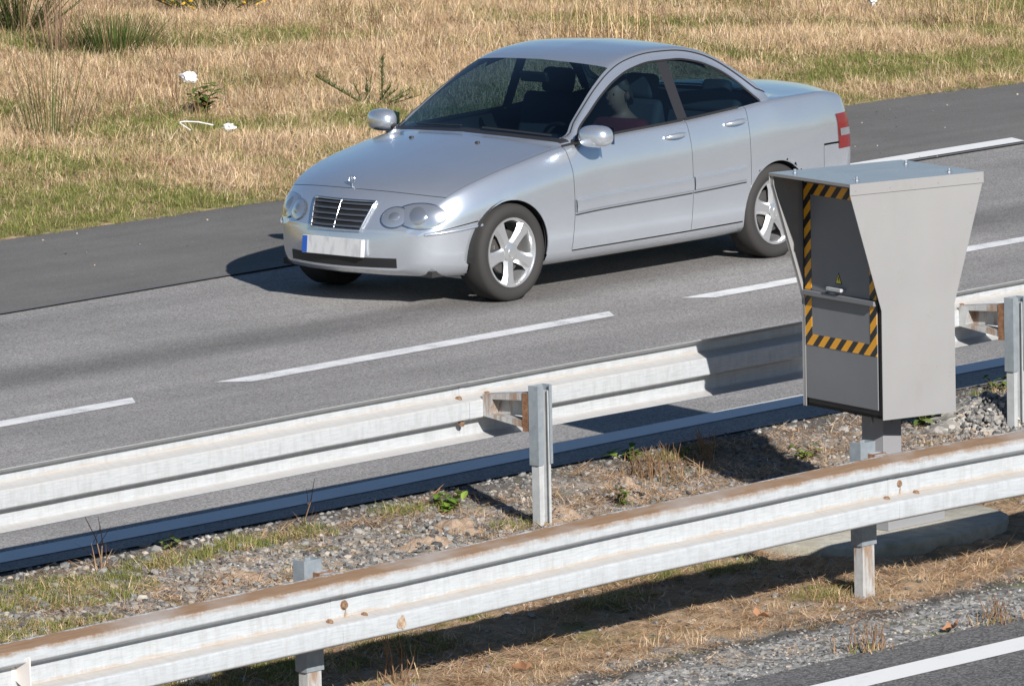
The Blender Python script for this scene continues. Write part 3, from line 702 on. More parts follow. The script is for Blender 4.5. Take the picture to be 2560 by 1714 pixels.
# wheels
def wheel(x, sd_):
    t = empty('wheel', (0, 0, 0)); t.parent = car; t.location = (x, sd_*.742, WR); t.rotation_euler = (0, R(24 if x < 0 else 50), 0)
    Mw = Matrix.Rotation(R(90)*(1 if sd_ < 0 else -1), 4, 'X')            # lathe axis Z points outwards
    mb = MB(); RI = .220
    mb.lathe([(RI, -.08), (RI+.02, -.097), (WR-.05, -.108), (WR-.014, -.098), (WR, -.075), (WR, .075), (WR-.014, .098), (WR-.05, .108), (RI+.03, .100), (RI+.004, .088), (RI-.006, .07)], 64, Mw)
    mb.build('tyre', M['tyre'], t, smooth=50)
    mb = MB()
    mb.lathe([(RI+.006, .088), (RI+.004, .094), (RI-.006, .094), (RI-.014, .085), (RI-.022, .04), (RI-.03, -.07)], 64, Mw)
    N5 = 5
    for k_ in range(N5):
        a0 = 2*math.pi*k_/N5; vs = []
        prof = [(.035, .048, .078), (.085, .042, .082), (.15, .046, .088), (RI-.012, .066, .088)]
        for r_, hw, h in prof:
            for sgn, hh in ((-1, h-.022), (-.55, h), (.55, h), (1, h-.022)):
                vs.append(Mw @ Vector((r_*math.cos(a0)-sgn*hw*math.sin(a0), r_*math.sin(a0)+sgn*hw*math.cos(a0), hh)))
        mb.add(vs, [(i*4+j, i*4+j+1, i*4+5+j, i*4+4+j) for i in range(3) for j in range(3)])
    mb.lathe([(0, .094), (.03, .093), (.034, .088), (.062, .082), (.066, .05)], 24, Mw)
    mb.build('rim', M['rim'], t, smooth=35)
    mb = MB(); mb.lathe([(.0, .035), (.14, .035), (.145, .02)], 32, Mw); mb.build('brake_disc', mat('disc', (.12, .115, .11), .5, .6), t)
    return t
for x in WX:
    for sd_ in (-1, 1):
        wheel(x, sd_)
        mb = MB(); vs = []; K = 28
        for k_ in range(K+1):
            a = R(-6)+R(192)*k_/K
            for y in (.45, .83):
                vs.append((x+(AR+.012)*math.cos(a), sd_*y, WZ+(AR+.012)*math.sin(a)))
        mb.add(vs, [(2*k_, 2*k_+1, 2*k_+3, 2*k_+2) for k_ in range(K)]); mb.add(vs[::2], [tuple(range(K+1))])
        mb.build('wheel_arch', M['well'], car)
        # rolled lip of the arch, following the skin
        L = []
        for k_ in range(41):
            a = R(-8)+R(196)*k_/40; px, pz = x+(AR+.002)*math.cos(a), WZ+(AR+.002)*math.sin(a)
            h = bvh.ray_cast(Vector((px, sd_*1.5, pz)), Vector((0, -sd_, 0)))
            if h[0] is not None and abs(h[0].y) > .74: L.append(h[0]-Vector((0, sd_*.006, 0)))
        mb = MB(); mb.tube(L, .006, 6); mb.build('arch_lip', paint, car, smooth=60)
# floor pan
mb = MB(); mb.box(-1.95, 2.05, -.66, .66, .20, .24); mb.build('floor_pan', M['well'], car)

# patches lying on the skin
def patch(name, m, c, a, b, d, off=.004, dome=.0, parent=car, nr=8, na=36, ex=2.0, inner=0.0):
    """an oval |p/a|^ex+|q/b|^ex<1 projected on the skin along d"""
    c, a, b, d = Vector(c), Vector(a), Vector(b), Vector(d).normalized(); mb = MB(); vs = []
    ok = True
    for i in range(nr+1):
        q = inner+(1-inner)*i/nr
        for k_ in range(na):
            t_ = 2*math.pi*k_/na; ct, st_ = math.cos(t_), math.sin(t_)
            ct, st_ = math.copysign(abs(ct)**(2/ex), ct), math.copysign(abs(st_)**(2/ex), st_)
            p = c+a*q*ct+b*q*st_; h = bvh.ray_cast(p-d*1.2, d)
            if h[0] is None: h = (p, -d); 
            nrm = h[1] if h[1].dot(d) < 0 else -h[1]
            vs.append(h[0]+nrm*(off+dome*(1-q*q)))
    fs = [(i*na+k_, i*na+(k_+1) % na, (i+1)*na+(k_+1) % na, (i+1)*na+k_) for i in range(nr) for k_ in range(na)]
    mb.add(vs, fs); return mb.build(name, m, parent, smooth=50)
def quadpatch(name, m, fn, nu, nv, d, off=.004, parent=car):
    d = Vector(d).normalized(); mb = MB(); vs = []
    for i in range(nu+1):
        for j in range(nv+1):
            p = Vector(fn(i/nu, j/nv)); h = bvh.ray_cast(p-d*1.2, d)
            if h[0] is None: h = (p, -d)
            nrm = h[1] if h[1].dot(d) < 0 else -h[1]; vs.append(h[0]+nrm*off)
    mb.add(vs, [(i*(nv+1)+j, (i+1)*(nv+1)+j, (i+1)*(nv+1)+j+1, i*(nv+1)+j+1) for i in range(nu) for j in range(nv)])
    return mb.build(name, m, parent, smooth=50)
XF = -SX*XS
lamp = mat('lamp_lens', (.55, .57, .60), .16, .8, coat=1.0); lampin = mat('lamp_reflector', (.42, .44, .47), .15, .8, coat=1.0); dark = lampin
for sd_ in (-1, 1):
    hl = patch('headlight', lamp, (XF+.17, sd_*.60, .590), Vector((.12, sd_*.135, 0)), (0, 0, .080), (.80, -sd_*.60, 0), .006, .012)
    patch('bezel', M['chrome'], (XF+.17, sd_*.60, .590), Vector((.12, sd_*.135, 0)), (0, 0, .080), (.80, -sd_*.60, 0), .009, .002, hl, nr=2, inner=.93)
    patch('reflector', lampin, (XF+.16, sd_*.585, .590), Vector((.045, sd_*.05, 0)), (0, 0, .055), (.80, -sd_*.60, 0), .012, .014, hl)
    h2 = patch('headlight', lamp, (XF+.05, sd_*.425, .580), (0, sd_*.092, 0), (0, 0, .066), (1, 0, 0), .007, .012)
    patch('bezel', M['chrome'], (XF+.05, sd_*.425, .580), (0, sd_*.092, 0), (0, 0, .066), (1, 0, 0), .010, .002, h2, nr=2, inner=.92)
    patch('reflector', dark, (XF+.05, sd_*.425, .580), (0, sd_*.045, 0), (0, 0, .036), (1, 0, 0), .012, .014, h2)
    tl = quadpatch('tail_light', M['lens_red'], lambda u, v: (2.0, sd_*(.40+.42*u), .66+.235*v), 16, 8, (-.75, -sd_*.66, 0), .005)
    quadpatch('reflector', lamp, lambda u, v: (2.0, sd_*(.42+.38*u), .745+.05*v), 12, 3, (-.75, -sd_*.66, 0), .009, tl)
# grille: black field, chrome frame, slats, uprights
grl = quadpatch('grille', M['black'], lambda u, v: (XF, (u-.5)*2*(.215+.05*v), .492+.178*v), 16, 10, (1, 0, 0), .006)
def on_front(y, z, off):
    h = bvh.ray_cast(Vector((XF-1, y, z)), Vector((1, 0, 0))); return h[0]+Vector((-off, 0, off*.4))
mb = MB()
for k_ in range(5):
    v = (k_+.6)/5.2; mb.tube([on_front((u/10-.5)*2*(.205+.05*v), .492+.178*v, .012) for u in range(11)], .0075, 6)
mb.build('slat', mat('slat_grey', (.11, .125, .15), .35, .5), grl, smooth=60)
mb = MB(); fr_ = [on_front((u/10-.5)*2*.215, .492, .012) for u in range(11)]+[on_front(.215+.05*v/8, .492+.178*v/8, .012) for v in range(1, 9)]+[on_front((.5-u/10)*2*.265, .67, .012) for u in range(1, 11)]+[on_front(-(.265-.05*v/8), .67-.178*v/8, .012) for v in range(1, 9)]
mb.tube(fr_, .009, 8); mb.tube([on_front(0, .492+.178*v/6, .014) for v in range(7)], .005, 6); mb.build('grille_frame', M['chrome'], grl, smooth=60)
intk = quadpatch('air_intake', M['black'], lambda u, v: (XF, (u-.5)*2*.46, .262+.062*v), 20, 4, (1, 0, 0), .004)
# bumper moulding round the nose
for sd_ in (-1, 1):
    mb = MB(); mb.tube([surf(.012+.29*(i/14)**1.5, 4.15, sd_)+Vector((-.004, sd_*.004, 0)) for i in range(15)], .010, 6); mb.build('bumper_moulding', paint, objs['front_bumper'], smooth=60)
# number plate with its blue band; the characters cannot be read
pw = mat('plate_white', (.70, .70, .69), .4); n = NT(pw); cpl = n.coord(scale=(1, 1, .35)); n.base(n.ramp(n.noise(cpl, 26, 2, .5), [(.45, (.50, .50, .50)), (.65, (.40, .405, .42))]))
npl = empty('number_plate', (0, 0, 0)); npl.parent = car; npl.location = (XF-.032, 0, .385); npl.rotation_euler = (0, R(6), 0)
mb = MB(); mb.box(-.008, .03, -.262, .262, -.057, .057); mb.build('plate', pw, npl, bevel=.004)
mb = MB(); mb.box(-.0105, -.006, .215, .258, -.053, .053); mb.build('blue_band', mat('plate_blue', (.02, .08, .35), .4), npl)
# mirrors, handles, mouldings, window trims, wipers, mast
for sd_ in (-1, 1):
    mb = MB(); vs = []; nu, nv = 20, 12
    for i in range(nv+1):
        ph = math.pi*i/nv-math.pi/2
        for k_ in range(nu):
            th_ = 2*math.pi*k_/nu; e = lambda v, p: math.copysign(abs(v)**p, v)
            vs.append((.075*e(math.cos(ph), .7)*e(math.cos(th_), .75), .118*e(math.cos(ph), .7)*e(math.sin(th_), .75), .072*e(math.sin(ph), .75)))
    mb.add([(a*(1 if a < 0 else .55)*1.25, b, cc) for a, b, cc in vs], [(i*nu+k_, i*nu+(k_+1) % nu, (i+1)*nu+(k_+1) % nu, (i+1)*nu+k_) for i in range(nv) for k_ in range(nu)])
    mr = mb.build('mirror', paint, car, smooth=60); mr.location = ((1.50-SX)*XS, sd_*(.955 if sd_ < 0 else .935), 1.005); mr.rotation_euler = (0, 0, sd_*R(-12))
    mb = MB(); mb.box(.053, .058, -.10, .10, -.055, .055); mb.build('mirror_glass', M['glass'], mr)
    mb = MB(); mb.tube([(.0, -sd_*.09, -.03), (.0, -sd_*.16, -.045), (.0, -sd_*.21, -.05)], .022, 8); mb.build('mirror_arm', M['trim'], mr)
    for dk, sa in ((('door_front', sd_), 2.27), (('door_rear', sd_), 2.985)):
        mb = MB(); L = []
        for i in range(13):
            q = i/12; p = surf(sa+.23*q, 5.55, sd_); L.append(p+Vector((0, sd_*(.004+.034*math.sin(math.pi*q)**.5), .006*math.sin(math.pi*q))))
        mb.tube(L, [.010+.008*math.sin(math.pi*i/12) for i in range(13)], 8); mb.build('handle', paint, objs[dk], smooth=60)
    # side mouldings and sill line, split at the gaps
    for (a, b, par) in ((DOOR_A+.006, DOOR_B-.016, ('door_front', sd_)), (DOOR_B+.006, 3.19, ('door_rear', sd_))):
        mb = MB(); rows = []
        for i in range(17):
            s = a+(b-a)*i/16
            for jt, o_ in ((3.78, .002), (3.80, .014), (4.0, .017), (4.20, .014), (4.22, .002)): rows.append(surf(s, jt, sd_)+Vector((0, sd_*o_, 0)))
        mb.add(rows, [(i*5+j, i*5+5+j, i*5+6+j, i*5+1+j) for i in range(16) for j in range(4)]); mb.build('side_moulding', paint, objs[par], smooth=25)
        if par == 'body': continue
        mb = MB(); mb.tube([surf(a+(b-a)*i/16, 3.70, sd_)+Vector((0, sd_*.003, 0)) for i in range(17)], .004, 5); mb.build('moulding_seal', M['trim'], objs[par])
        mb = MB(); mb.tube([surf(a+(b-a)*i/16, 7.06, sd_)+Vector((0, sd_*.004, .004)) for i in range(17)], .009, 6); mb.build('window_seal', M['trim'], objs[par])
    mb = MB(); mb.tube([surf(1.37+(3.44-1.37)*i/60, 7.97, sd_)+Vector((0, sd_*.003, .004)) for i in range(61)], .007, 6); mb.build('window_trim', M['trim'], car)
    mb = MB(); mb.tube([surf(1.30+(3.6-1.30)*i/60, 9.55, sd_)+Vector((0, sd_*.001, .002)) for i in range(61)], .0045, 5); mb.build('roof_seam', M['trim'], car)
    mb = MB(); pv = [surf(1.335, 10.1+.25*sd_*0, sd_)]
    for jt, s0 in ((10.6, 1.32),):
        L = [surf(1.29+.06*0+.0*i, 11.6-.18*i if sd_ < 0 else 11.9-.15*i, -1 if sd_ < 0 else 1)+Vector((-.01, 0, .022)) for i in range(9)]
        mb.tube(L, [.006]*9, 5)
    mb.build('wiper', M['trim'], car)
mb = MB(); pm = surf(.17, 12)
mb.tube([pm, pm+Vector((0, 0, .022))], .004, 6)
ringp = [pm+Vector((.0, .025*math.cos(2*math.pi*k_/20), .047+.025*math.sin(2*math.pi*k_/20))) for k_ in range(21)]; mb.tube(ringp, .0025, 6, cap=False)
for k_ in range(3):
    a = R(90+120*k_); mb.tube([pm+Vector((0, 0, .047)), pm+Vector((0, .025*math.cos(a), .047+.025*math.sin(a)))], [.004, .001], 5)
mb.build('hood_ornament', M['chrome'], objs['bonnet'], smooth=40)
for dy in (.28, -.28):
    mb = MB(); pj = surf(1.05, 11.0, 1 if dy > 0 else -1); mb.lathe([(0, .012), (.014, .01), (.018, 0)], 8, Matrix.Translation(pj)); mb.build('washer_jet', M['trim'], objs['bonnet'])
# cabin
def rbox(name, m, x, y, z, sx, sy, sz, tilt=0, bev=.04, parent=car):
    mb = MB(); mb.box(-sx/2, sx/2, -sy/2, sy/2, -sz/2, sz/2); o = mb.build(name, m, parent, smooth=40); o.location = (x, y, z); o.rotation_euler = (0, tilt, 0)
    b = o.modifiers.new('bevel', 'BEVEL'); b.width = bev; b.segments = 3; return o
for y in (-.37, .37):
    st_ = rbox('seat', M['seat'], .0, y, .50, .52, .50, .18)
    rbox('seat_back', M['seat'], .30, 0, .30, .14, .48, .66, R(18), parent=st_); rbox('headrest', M['seat'], .43, 0, .70, .09, .26, .17, R(12), parent=st_)
rs_ = rbox('rear_seat', M['seat'], .80, 0, .52, .5, 1.2, .2); rbox('seat_back', M['seat'], .28, 0, .28, .14, 1.25, .62, R(22), parent=rs_)
for y in (-.36, .36): rbox('headrest', M['seat'], .40, y, .60, .08, .24, .11, R(15), parent=rs_)
rbox('parcel_shelf', M['dash'], 1.24, 0, .99, .36, 1.15, .03, 0, .01)
rbox('dashboard', M['dash'], -.58, 0, .84, .50, 1.36, .22, R(-4), .08)
rm_ = rbox('rear_view_mirror', M['trim'], -.22, 0, 1.30, .03, .24, .07, R(-15), .012)
mb = MB(); mb.tube([(0, .185*math.cos(2*math.pi*k_/28), .185*math.sin(2*math.pi*k_/28)) for k_ in range(29)], .014, 8, cap=False); mb.tube([(0, -.18, 0), (-.02, 0, 0), (0, .18, 0)], .018, 6); mb.tube([(-.02, 0, 0), (0, 0, -.18)], .018, 6); mb.tube([(-.02, 0, 0), (-.2, 0, -.04)], .03, 8)
stw = mb.build('steering_wheel', M['trim'], car, smooth=60); stw.location = (-.32, -.37, .86); stw.rotation_euler = (0, R(-26+180*0), 0)

# the driver, behind the wheel on the near side
SK = mat('skin', (.26, .15, .105), .6); RED = mat('red_sweater', (.13, .014, .022), .85); HAIR = mat('dark_hair', (.05, .035, .025), .6); TRS = mat('dark_trousers', (.03, .035, .05), .8)
drv = None
def skinned(name, nodes, edges, m, parent=None, sub=2):
    me = bpy.data.meshes.new(name); me.from_pydata([nd[:3] for nd in nodes], edges, []); me.materials.append(m)
    o = bpy.data.objects.new(name, me); col.objects.link(o); o.parent = parent
    sk = o.modifiers.new('skin', 'SKIN'); sk.use_smooth_shade = True
    for v, nd in zip(me.skin_vertices[0].data, nodes):
        r_ = nd[3]; v.radius = r_ if hasattr(r_, '__len__') else (r_, r_)
    me.skin_vertices[0].data[0].use_root = True
    if sub:
        su = o.modifiers.new('sub', 'SUBSURF'); su.levels = sub; su.render_levels = sub
    return o
def body_nodes(grow=0.0):
    g_ = grow
    N_ = [(0, 0, 0, (.15+g_, .12+g_)), (.05, 0, .20, (.145+g_, .115+g_)), (.10, 0, .40, (.165+g_, .12+g_)), (.115, 0, .52, (.10+g_, .09+g_)), (.105, 0, .565, (.046+g_, .050+g_)), (.075, 0, .605, (.050, .066)), (.058, 0, .645, (.068, .088)), (.066, 0, .71, (.078, .096)), (.075, 0, .765, (.058, .07))]
    E_ = [(i, i+1) for i in range(8)]
    for sd_ in (-1, 1):
        b = len(N_)
        N_ += [(.11, sd_*.19, .46, .062+g_), (-.06, sd_*.25, .24, .045+g_), (-.27, sd_*.17, .34, .034+g_), (-.33, sd_*.155, .38, (.03, .02)), (-.375, sd_*.145, .40, (.034, .016))]
        E_ += [(2, b), (b, b+1), (b+1, b+2), (b+2, b+3), (b+3, b+4)]
        h0 = len(N_)
        for f_i in range(4):
            fy = sd_*(.168-.014*f_i-.0); N_ += [(-.395, fy, .415-.006*f_i, .009), (-.412, fy, .435, .008), (-.40, fy, .452, .007)]
            E_ += [(b+4, h0+3*f_i), (h0+3*f_i, h0+3*f_i+1), (h0+3*f_i+1, h0+3*f_i+2)]
        N_ += [(-.35, sd_*.12, .425, .010), (-.375, sd_*.115, .445, .008)]; E_ += [(b+3, len(N_)-2), (len(N_)-2, len(N_)-1)]
        l0 = len(N_)
        N_ += [(-.05, sd_*.10, -.02, .085+g_), (-.44, sd_*.13, .06, .065+g_), (-.62, sd_*.11, -.28, .045+g_), (-.74, sd_*.11, -.27, .03)]
        E_ += [(0, l0), (l0, l0+1), (l0+1, l0+2), (l0+2, l0+3)]
    return N_, E_
nn_, ee_ = body_nodes()
drv = skinned('person', nn_, ee_, SK); drv.location = (car.location.x+.12, CARY-.37, .485)
tag(drv, 'driver in a dark red sweater seated at the wheel of the silver car', 'person')
def sub_cloth(name, keep, grow, m):
    N_, E_ = body_nodes(grow); ids = [i for i in range(len(N_)) if keep(N_[i], i)]; mp = {i: k_ for k_, i in enumerate(ids)}
    return skinned(name, [N_[i] for i in ids], [(mp[a], mp[b]) for a, b in E_ if a in mp and b in mp], m, drv)
ARM = lambda nd: abs(nd[1]) > .1 and nd[3] not in ((.03, .02), (.034, .016)) and (hasattr(nd[3], '__len__') or nd[3] > .03)
sub_cloth('sweater', lambda nd, i: (i <= 3) or (nd[2] > .2 and abs(nd[1]) > .16 and not hasattr(nd[3], '__len__') and nd[3] > .03), .012, RED)
sub_cloth('trousers', lambda nd, i: i == 0 or (nd[2] < .1 and abs(nd[1]) > .05 and not hasattr(nd[3], '__len__') and nd[3] > .04), .012, TRS)
mb = MB(); vs = []
for i in range(9):
    ph = R(-8)+R(98)*i/8
    for k_ in range(20):
        a = 2*math.pi*k_/20; vs.append((.078+.100*math.cos(ph)*math.cos(a)+(.0 if math.cos(a) > -.3 else .03*math.cos(ph)), .096*math.cos(ph)*math.sin(a), .70+.124*math.sin(ph)+(.055*max(0, -math.cos(a))*math.cos(ph))-(.085*max(0, math.cos(a))*math.cos(ph))))
mb.add(vs, [(i*20+k_, i*20+(k_+1) % 20, (i+1)*20+(k_+1) % 20, (i+1)*20+k_) for i in range(8) for k_ in range(20)]); mb.build('hair', HAIR, drv, smooth=60)
mb = MB(); mb.tube([(-.016, 0, .695), (-.037, 0, .664), (-.020, 0, .652)], [.007, .011, .010], 6)
for sd_ in (-1, 1): mb.lathe([(0, .012), (.016, .010), (.024, .002), (.020, -.02)], 10, Matrix.Translation((.075, sd_*.083, .675)) @ Matrix.Rotation(R(-90*sd_), 4, 'X') @ Matrix.Diagonal((.8, 1.3, 1, 1))); mb.build('face', SK, drv, smooth=60)
mb = MB(); mb.tube([(-.004, -.022, .622), (-.012, 0, .620), (-.004, .022, .622)], [.002, .006, .002], 6); mb.build('lips', mat('lip', (.22, .09, .075), .5), drv, smooth=60)
mb = MB()
for sd_ in (-1, 1): mb.lathe([(0, .003), (.008, .002), (.010, 0)], 8, Matrix.Translation((-.010, sd_*.032, .688)) @ Matrix.Rotation(R(-90), 4, 'Y'))
mb.build('eyes', mat('eye_dark', (.03, .02, .02), .3), drv)

# ------------------------------------------------------------------ grass, straw, stones (uncountable) and single plants
def blade_material(name, rough=.7, trans=.15):
    m = bpy.data.materials.new(name); m.use_nodes = True; t = m.node_tree; t.nodes.clear(); N_ = t.nodes.new; lk = t.links.new
    o = N_('ShaderNodeOutputMaterial'); mx = N_('ShaderNodeMixShader'); d = N_('ShaderNodeBsdfDiffuse'); tl = N_('ShaderNodeBsdfTranslucent'); at = N_('ShaderNodeAttribute'); at.attribute_name = 'tint'
    oi = N_('ShaderNodeObjectInfo'); hs = N_('ShaderNodeHueSaturation'); mr = N_('ShaderNodeMapRange'); mr.inputs[3].default_value = .78; mr.inputs[4].default_value = 1.2
    lk(oi.outputs['Random'], mr.inputs[0]); lk(mr.outputs[0], hs.inputs['Value']); lk(at.outputs['Color'], hs.inputs['Color'])
    lk(hs.outputs[0], d.inputs[0]); lk(hs.outputs[0], tl.inputs[0]); mx.inputs[0].default_value = trans
    lk(d.outputs[0], mx.inputs[1]); lk(tl.outputs[0], mx.inputs[2]); lk(mx.outputs[0], o.inputs[0]); return m
BL = blade_material('grass_blades')
STRAW2 = [(.62, .445, .275), (.68, .51, .335), (.56, .385, .225), (.46, .31, .175), (.76, .59, .42), (.34, .225, .13), (.44, .36, .17), (.60, .48, .345)]
STRAW = [(.60, .40, .245), (.68, .48, .30), (.52, .335, .19), (.42, .26, .14), (.74, .56, .38), (.34, .20, .11)]
GREEN = [(.17, .20, .055), (.135, .17, .042), (.23, .245, .075), (.32, .29, .11), (.10, .13, .035), (.40, .32, .165)]
DARKG = [(.07, .11, .03), (.09, .13, .037), (.05, .085, .025)]
def blade(mb, x, y, z, h, w, ang, lean, bend, colr, segs=3, droop=0.0):
    """curved tapering blade; lean and bend in radians from the vertical"""
    ca, sa = math.cos(ang), math.sin(ang); px = py = 0.0; pz = 0.0; th_ = lean; vs = []
    pa = ang + math.pi/2 + random.uniform(-.5, .5); wx, wy = math.cos(pa), math.sin(pa)
    for i in range(segs+1):
        q = i/segs; ww = w*(1-q**1.6)*.5 + .0004
        vs += [(x+px*ca-wx*ww, y+px*sa-wy*ww, z+pz), (x+px*ca+wx*ww, y+px*sa+wy*ww, z+pz)]
        px += math.sin(th_)*h/segs; pz += math.cos(th_)*h/segs; th_ += bend/segs
        if z+pz < .004: pz = .004-z
    b = mb.add(vs, [(2*i, 2*i+1, 2*i+3, 2*i+2) for i in range(segs)]); mb.col += [colr]*len(vs)
def tint_build(mb, name, m=None, parent=None, link=True):
    me = bpy.data.meshes.new(name); me.from_pydata(mb.v, [], mb.f); me.materials.append(m or BL)
    ca = me.color_attributes.new('tint', 'FLOAT_COLOR', 'POINT'); a = np.ones((len(mb.v), 4), np.float32); a[:, :3] = np.array(mb.col, np.float32); ca.data.foreach_set('color', a.ravel())
    o = bpy.data.objects.new(name, me)
    if link: col.objects.link(o)
    if parent: o.parent = parent
    return o
def jit(c, k=.18):
    f = 1+random.uniform(-k, k); return tuple(v*f*(1+random.uniform(-.05, .05)) for v in c)
def clump(n_, rad, h, w, lean, bend, pal, flat=0.0):
    mb = MB()
    for _ in range(n_):
        a = random.uniform(0, 6.28); r_ = rad*math.sqrt(random.random()); hh = random.uniform(*h)
        ln = random.uniform(*lean)
        if random.random() < flat: ln = random.uniform(1.2, 1.6)
        blade(mb, r_*math.cos(a), r_*math.sin(a), random.uniform(0, .01) + (.03*random.random() if ln > 1.2 else 0), hh, random.uniform(*w), random.uniform(0, 6.28), ln, random.uniform(*bend), jit(random.choice(pal)))
    return mb
def proto(mb, name): return tint_build(mb, name, link=False)
TALL, SHORT, GRN, MIXD = [], [], [], []
protos = []
mixp = STRAW2[:6]+GREEN[:4]
for k_ in range(4): protos.append(proto(clump(62, .16, (.06, .19), (.0026, .005), (.05, 1.4), (-.2, .5), STRAW2, .42), 'grass_clump.%03d' % len(protos)))      # 0-3 dry tall
for k_ in range(3): protos.append(proto(clump(64, .15, (.04, .12), (.0026, .005), (.3, 1.5), (-.2, .5), STRAW2, .6), 'grass_clump.%03d' % len(protos)))         # 4-6 dry short
for k_ in range(3): protos.append(proto(clump(62, .14, (.035, .11), (.0028, .0055), (.1, 1.3), (-.1, .7), GREEN, .12), 'grass_clump.%03d' % len(protos)))        # 7-9 green short
for k_ in range(3): protos.append(proto(clump(62, .15, (.045, .15), (.0028, .0052), (.1, 1.4), (-.1, .6), mixp, .35), 'grass_clump.%03d' % len(protos)))        # 10-12 mixed
def stalk_clump(n_):
    mb = MB()
    for _ in range(n_):
        a = random.uniform(0, 6.28); r_ = .12*random.random(); h = random.uniform(.35, .75)
        blade(mb, r_*math.cos(a), r_*math.sin(a), 0, h, .0045, random.uniform(0, 6.28), random.uniform(0, .35), random.uniform(0, .3), jit(random.choice([(.20, .12, .07), (.27, .18, .10), (.16, .095, .06)])), 3)
    return mb
for k_ in range(2): protos.append(proto(stalk_clump(6), 'grass_clump.%03d' % len(protos)))                                                                    # 13-14 thin brown stalks
for k_ in range(3): protos.append(proto(clump(26, .14, (.06, .22), (.003, .006), (1.2, 1.6), (-.1, .3), STRAW+[(.25, .16, .09)], 1.0), 'grass_clump.%03d' % len(protos)))  # 15-17 lying straw
def stone(seed):
    bm = bmesh.new(); bmesh.ops.create_icosphere(bm, subdivisions=1, radius=1)
    for v in bm.verts: v.co *= .75+.5*random.random(); v.co.z *= .62
    vs = [tuple(v.co) for v in bm.verts]; fs = [tuple(v.index for v in f.verts) for f in bm.faces]; bm.free()
    mb = MB(); mb.add(vs, fs); return mb
SM = bpy.data.materials.new('stones'); SM.use_nodes = True; n = NT(SM); oi = n.new('ShaderNodeObjectInfo')
n.base(n.ramp(oi.outputs['Random'], [(0, (.05, .05, .05)), (.25, (.12, .118, .115)), (.55, (.20, .195, .185)), (.8, (.29, .275, .255)), (.93, (.34, .265, .19)), (1, (.45, .44, .42))])); n.b.inputs['Roughness'].default_value = .9
stones = []
for k_ in range(5):
    mb = stone(k_); me = bpy.data.meshes.new('stone'); me.from_pydata(mb.v, [], mb.f); me.materials.append(SM); stones.append(bpy.data.objects.new('stone.%03d' % k_, me))
def scatter(name, items, sources, m0):
    """items: rows x, y, z, rx, ry, rz, scale, index -> one object of instances"""
    A = np.array(items, np.float32); me = bpy.data.meshes.new(name); me.vertices.add(len(A)); me.vertices.foreach_set('co', A[:, :3].ravel())
    for nm, ty, v in (('turn', 'FLOAT_VECTOR', A[:, 3:6]), ('size', 'FLOAT', A[:, 6]), ('pick', 'INT', A[:, 7].astype(np.int32))):
        at = me.attributes.new(nm, ty, 'POINT'); at.data.foreach_set('vector' if ty == 'FLOAT_VECTOR' else 'value', np.ascontiguousarray(v).ravel())
    o = bpy.data.objects.new(name, me); col.objects.link(o); me.materials.append(m0)
    cl = bpy.data.collections.new(name+'_sources')
    for s_ in sources: cl.objects.link(s_)
    t = bpy.data.node_groups.new(name, 'GeometryNodeTree'); t.interface.new_socket('Geometry', in_out='INPUT', socket_type='NodeSocketGeometry'); t.interface.new_socket('Geometry', in_out='OUTPUT', socket_type='NodeSocketGeometry')
    gi, go = t.nodes.new('NodeGroupInput'), t.nodes.new('NodeGroupOutput'); ip = t.nodes.new('GeometryNodeInstanceOnPoints'); ci = t.nodes.new('GeometryNodeCollectionInfo')
    ci.inputs['Collection'].default_value = cl; ci.inputs['Separate Children'].default_value = True; ci.inputs['Reset Children'].default_value = True
    t.links.new(gi.outputs[0], ip.inputs['Points']); t.links.new(ci.outputs[0], ip.inputs['Instance']); ip.inputs['Pick Instance'].default_value = True
    for nm, dt, so in (('pick', 'INT', 'Instance Index'), ('turn', 'FLOAT_VECTOR', 'Rotation'), ('size', 'FLOAT', 'Scale')):
        na = t.nodes.new('GeometryNodeInputNamedAttribute'); na.data_type = dt; na.inputs['Name'].default_value = nm
        src = [q for q in na.outputs if q.enabled and q.name == 'Attribute'][0]; t.links.new(src, ip.inputs[so])
    t.links.new(ip.outputs[0], go.inputs[0]); md = o.modifiers.new('scatter', 'NODES'); md.node_group = t
    return tag(o, kind='stuff')

U = random.uniform
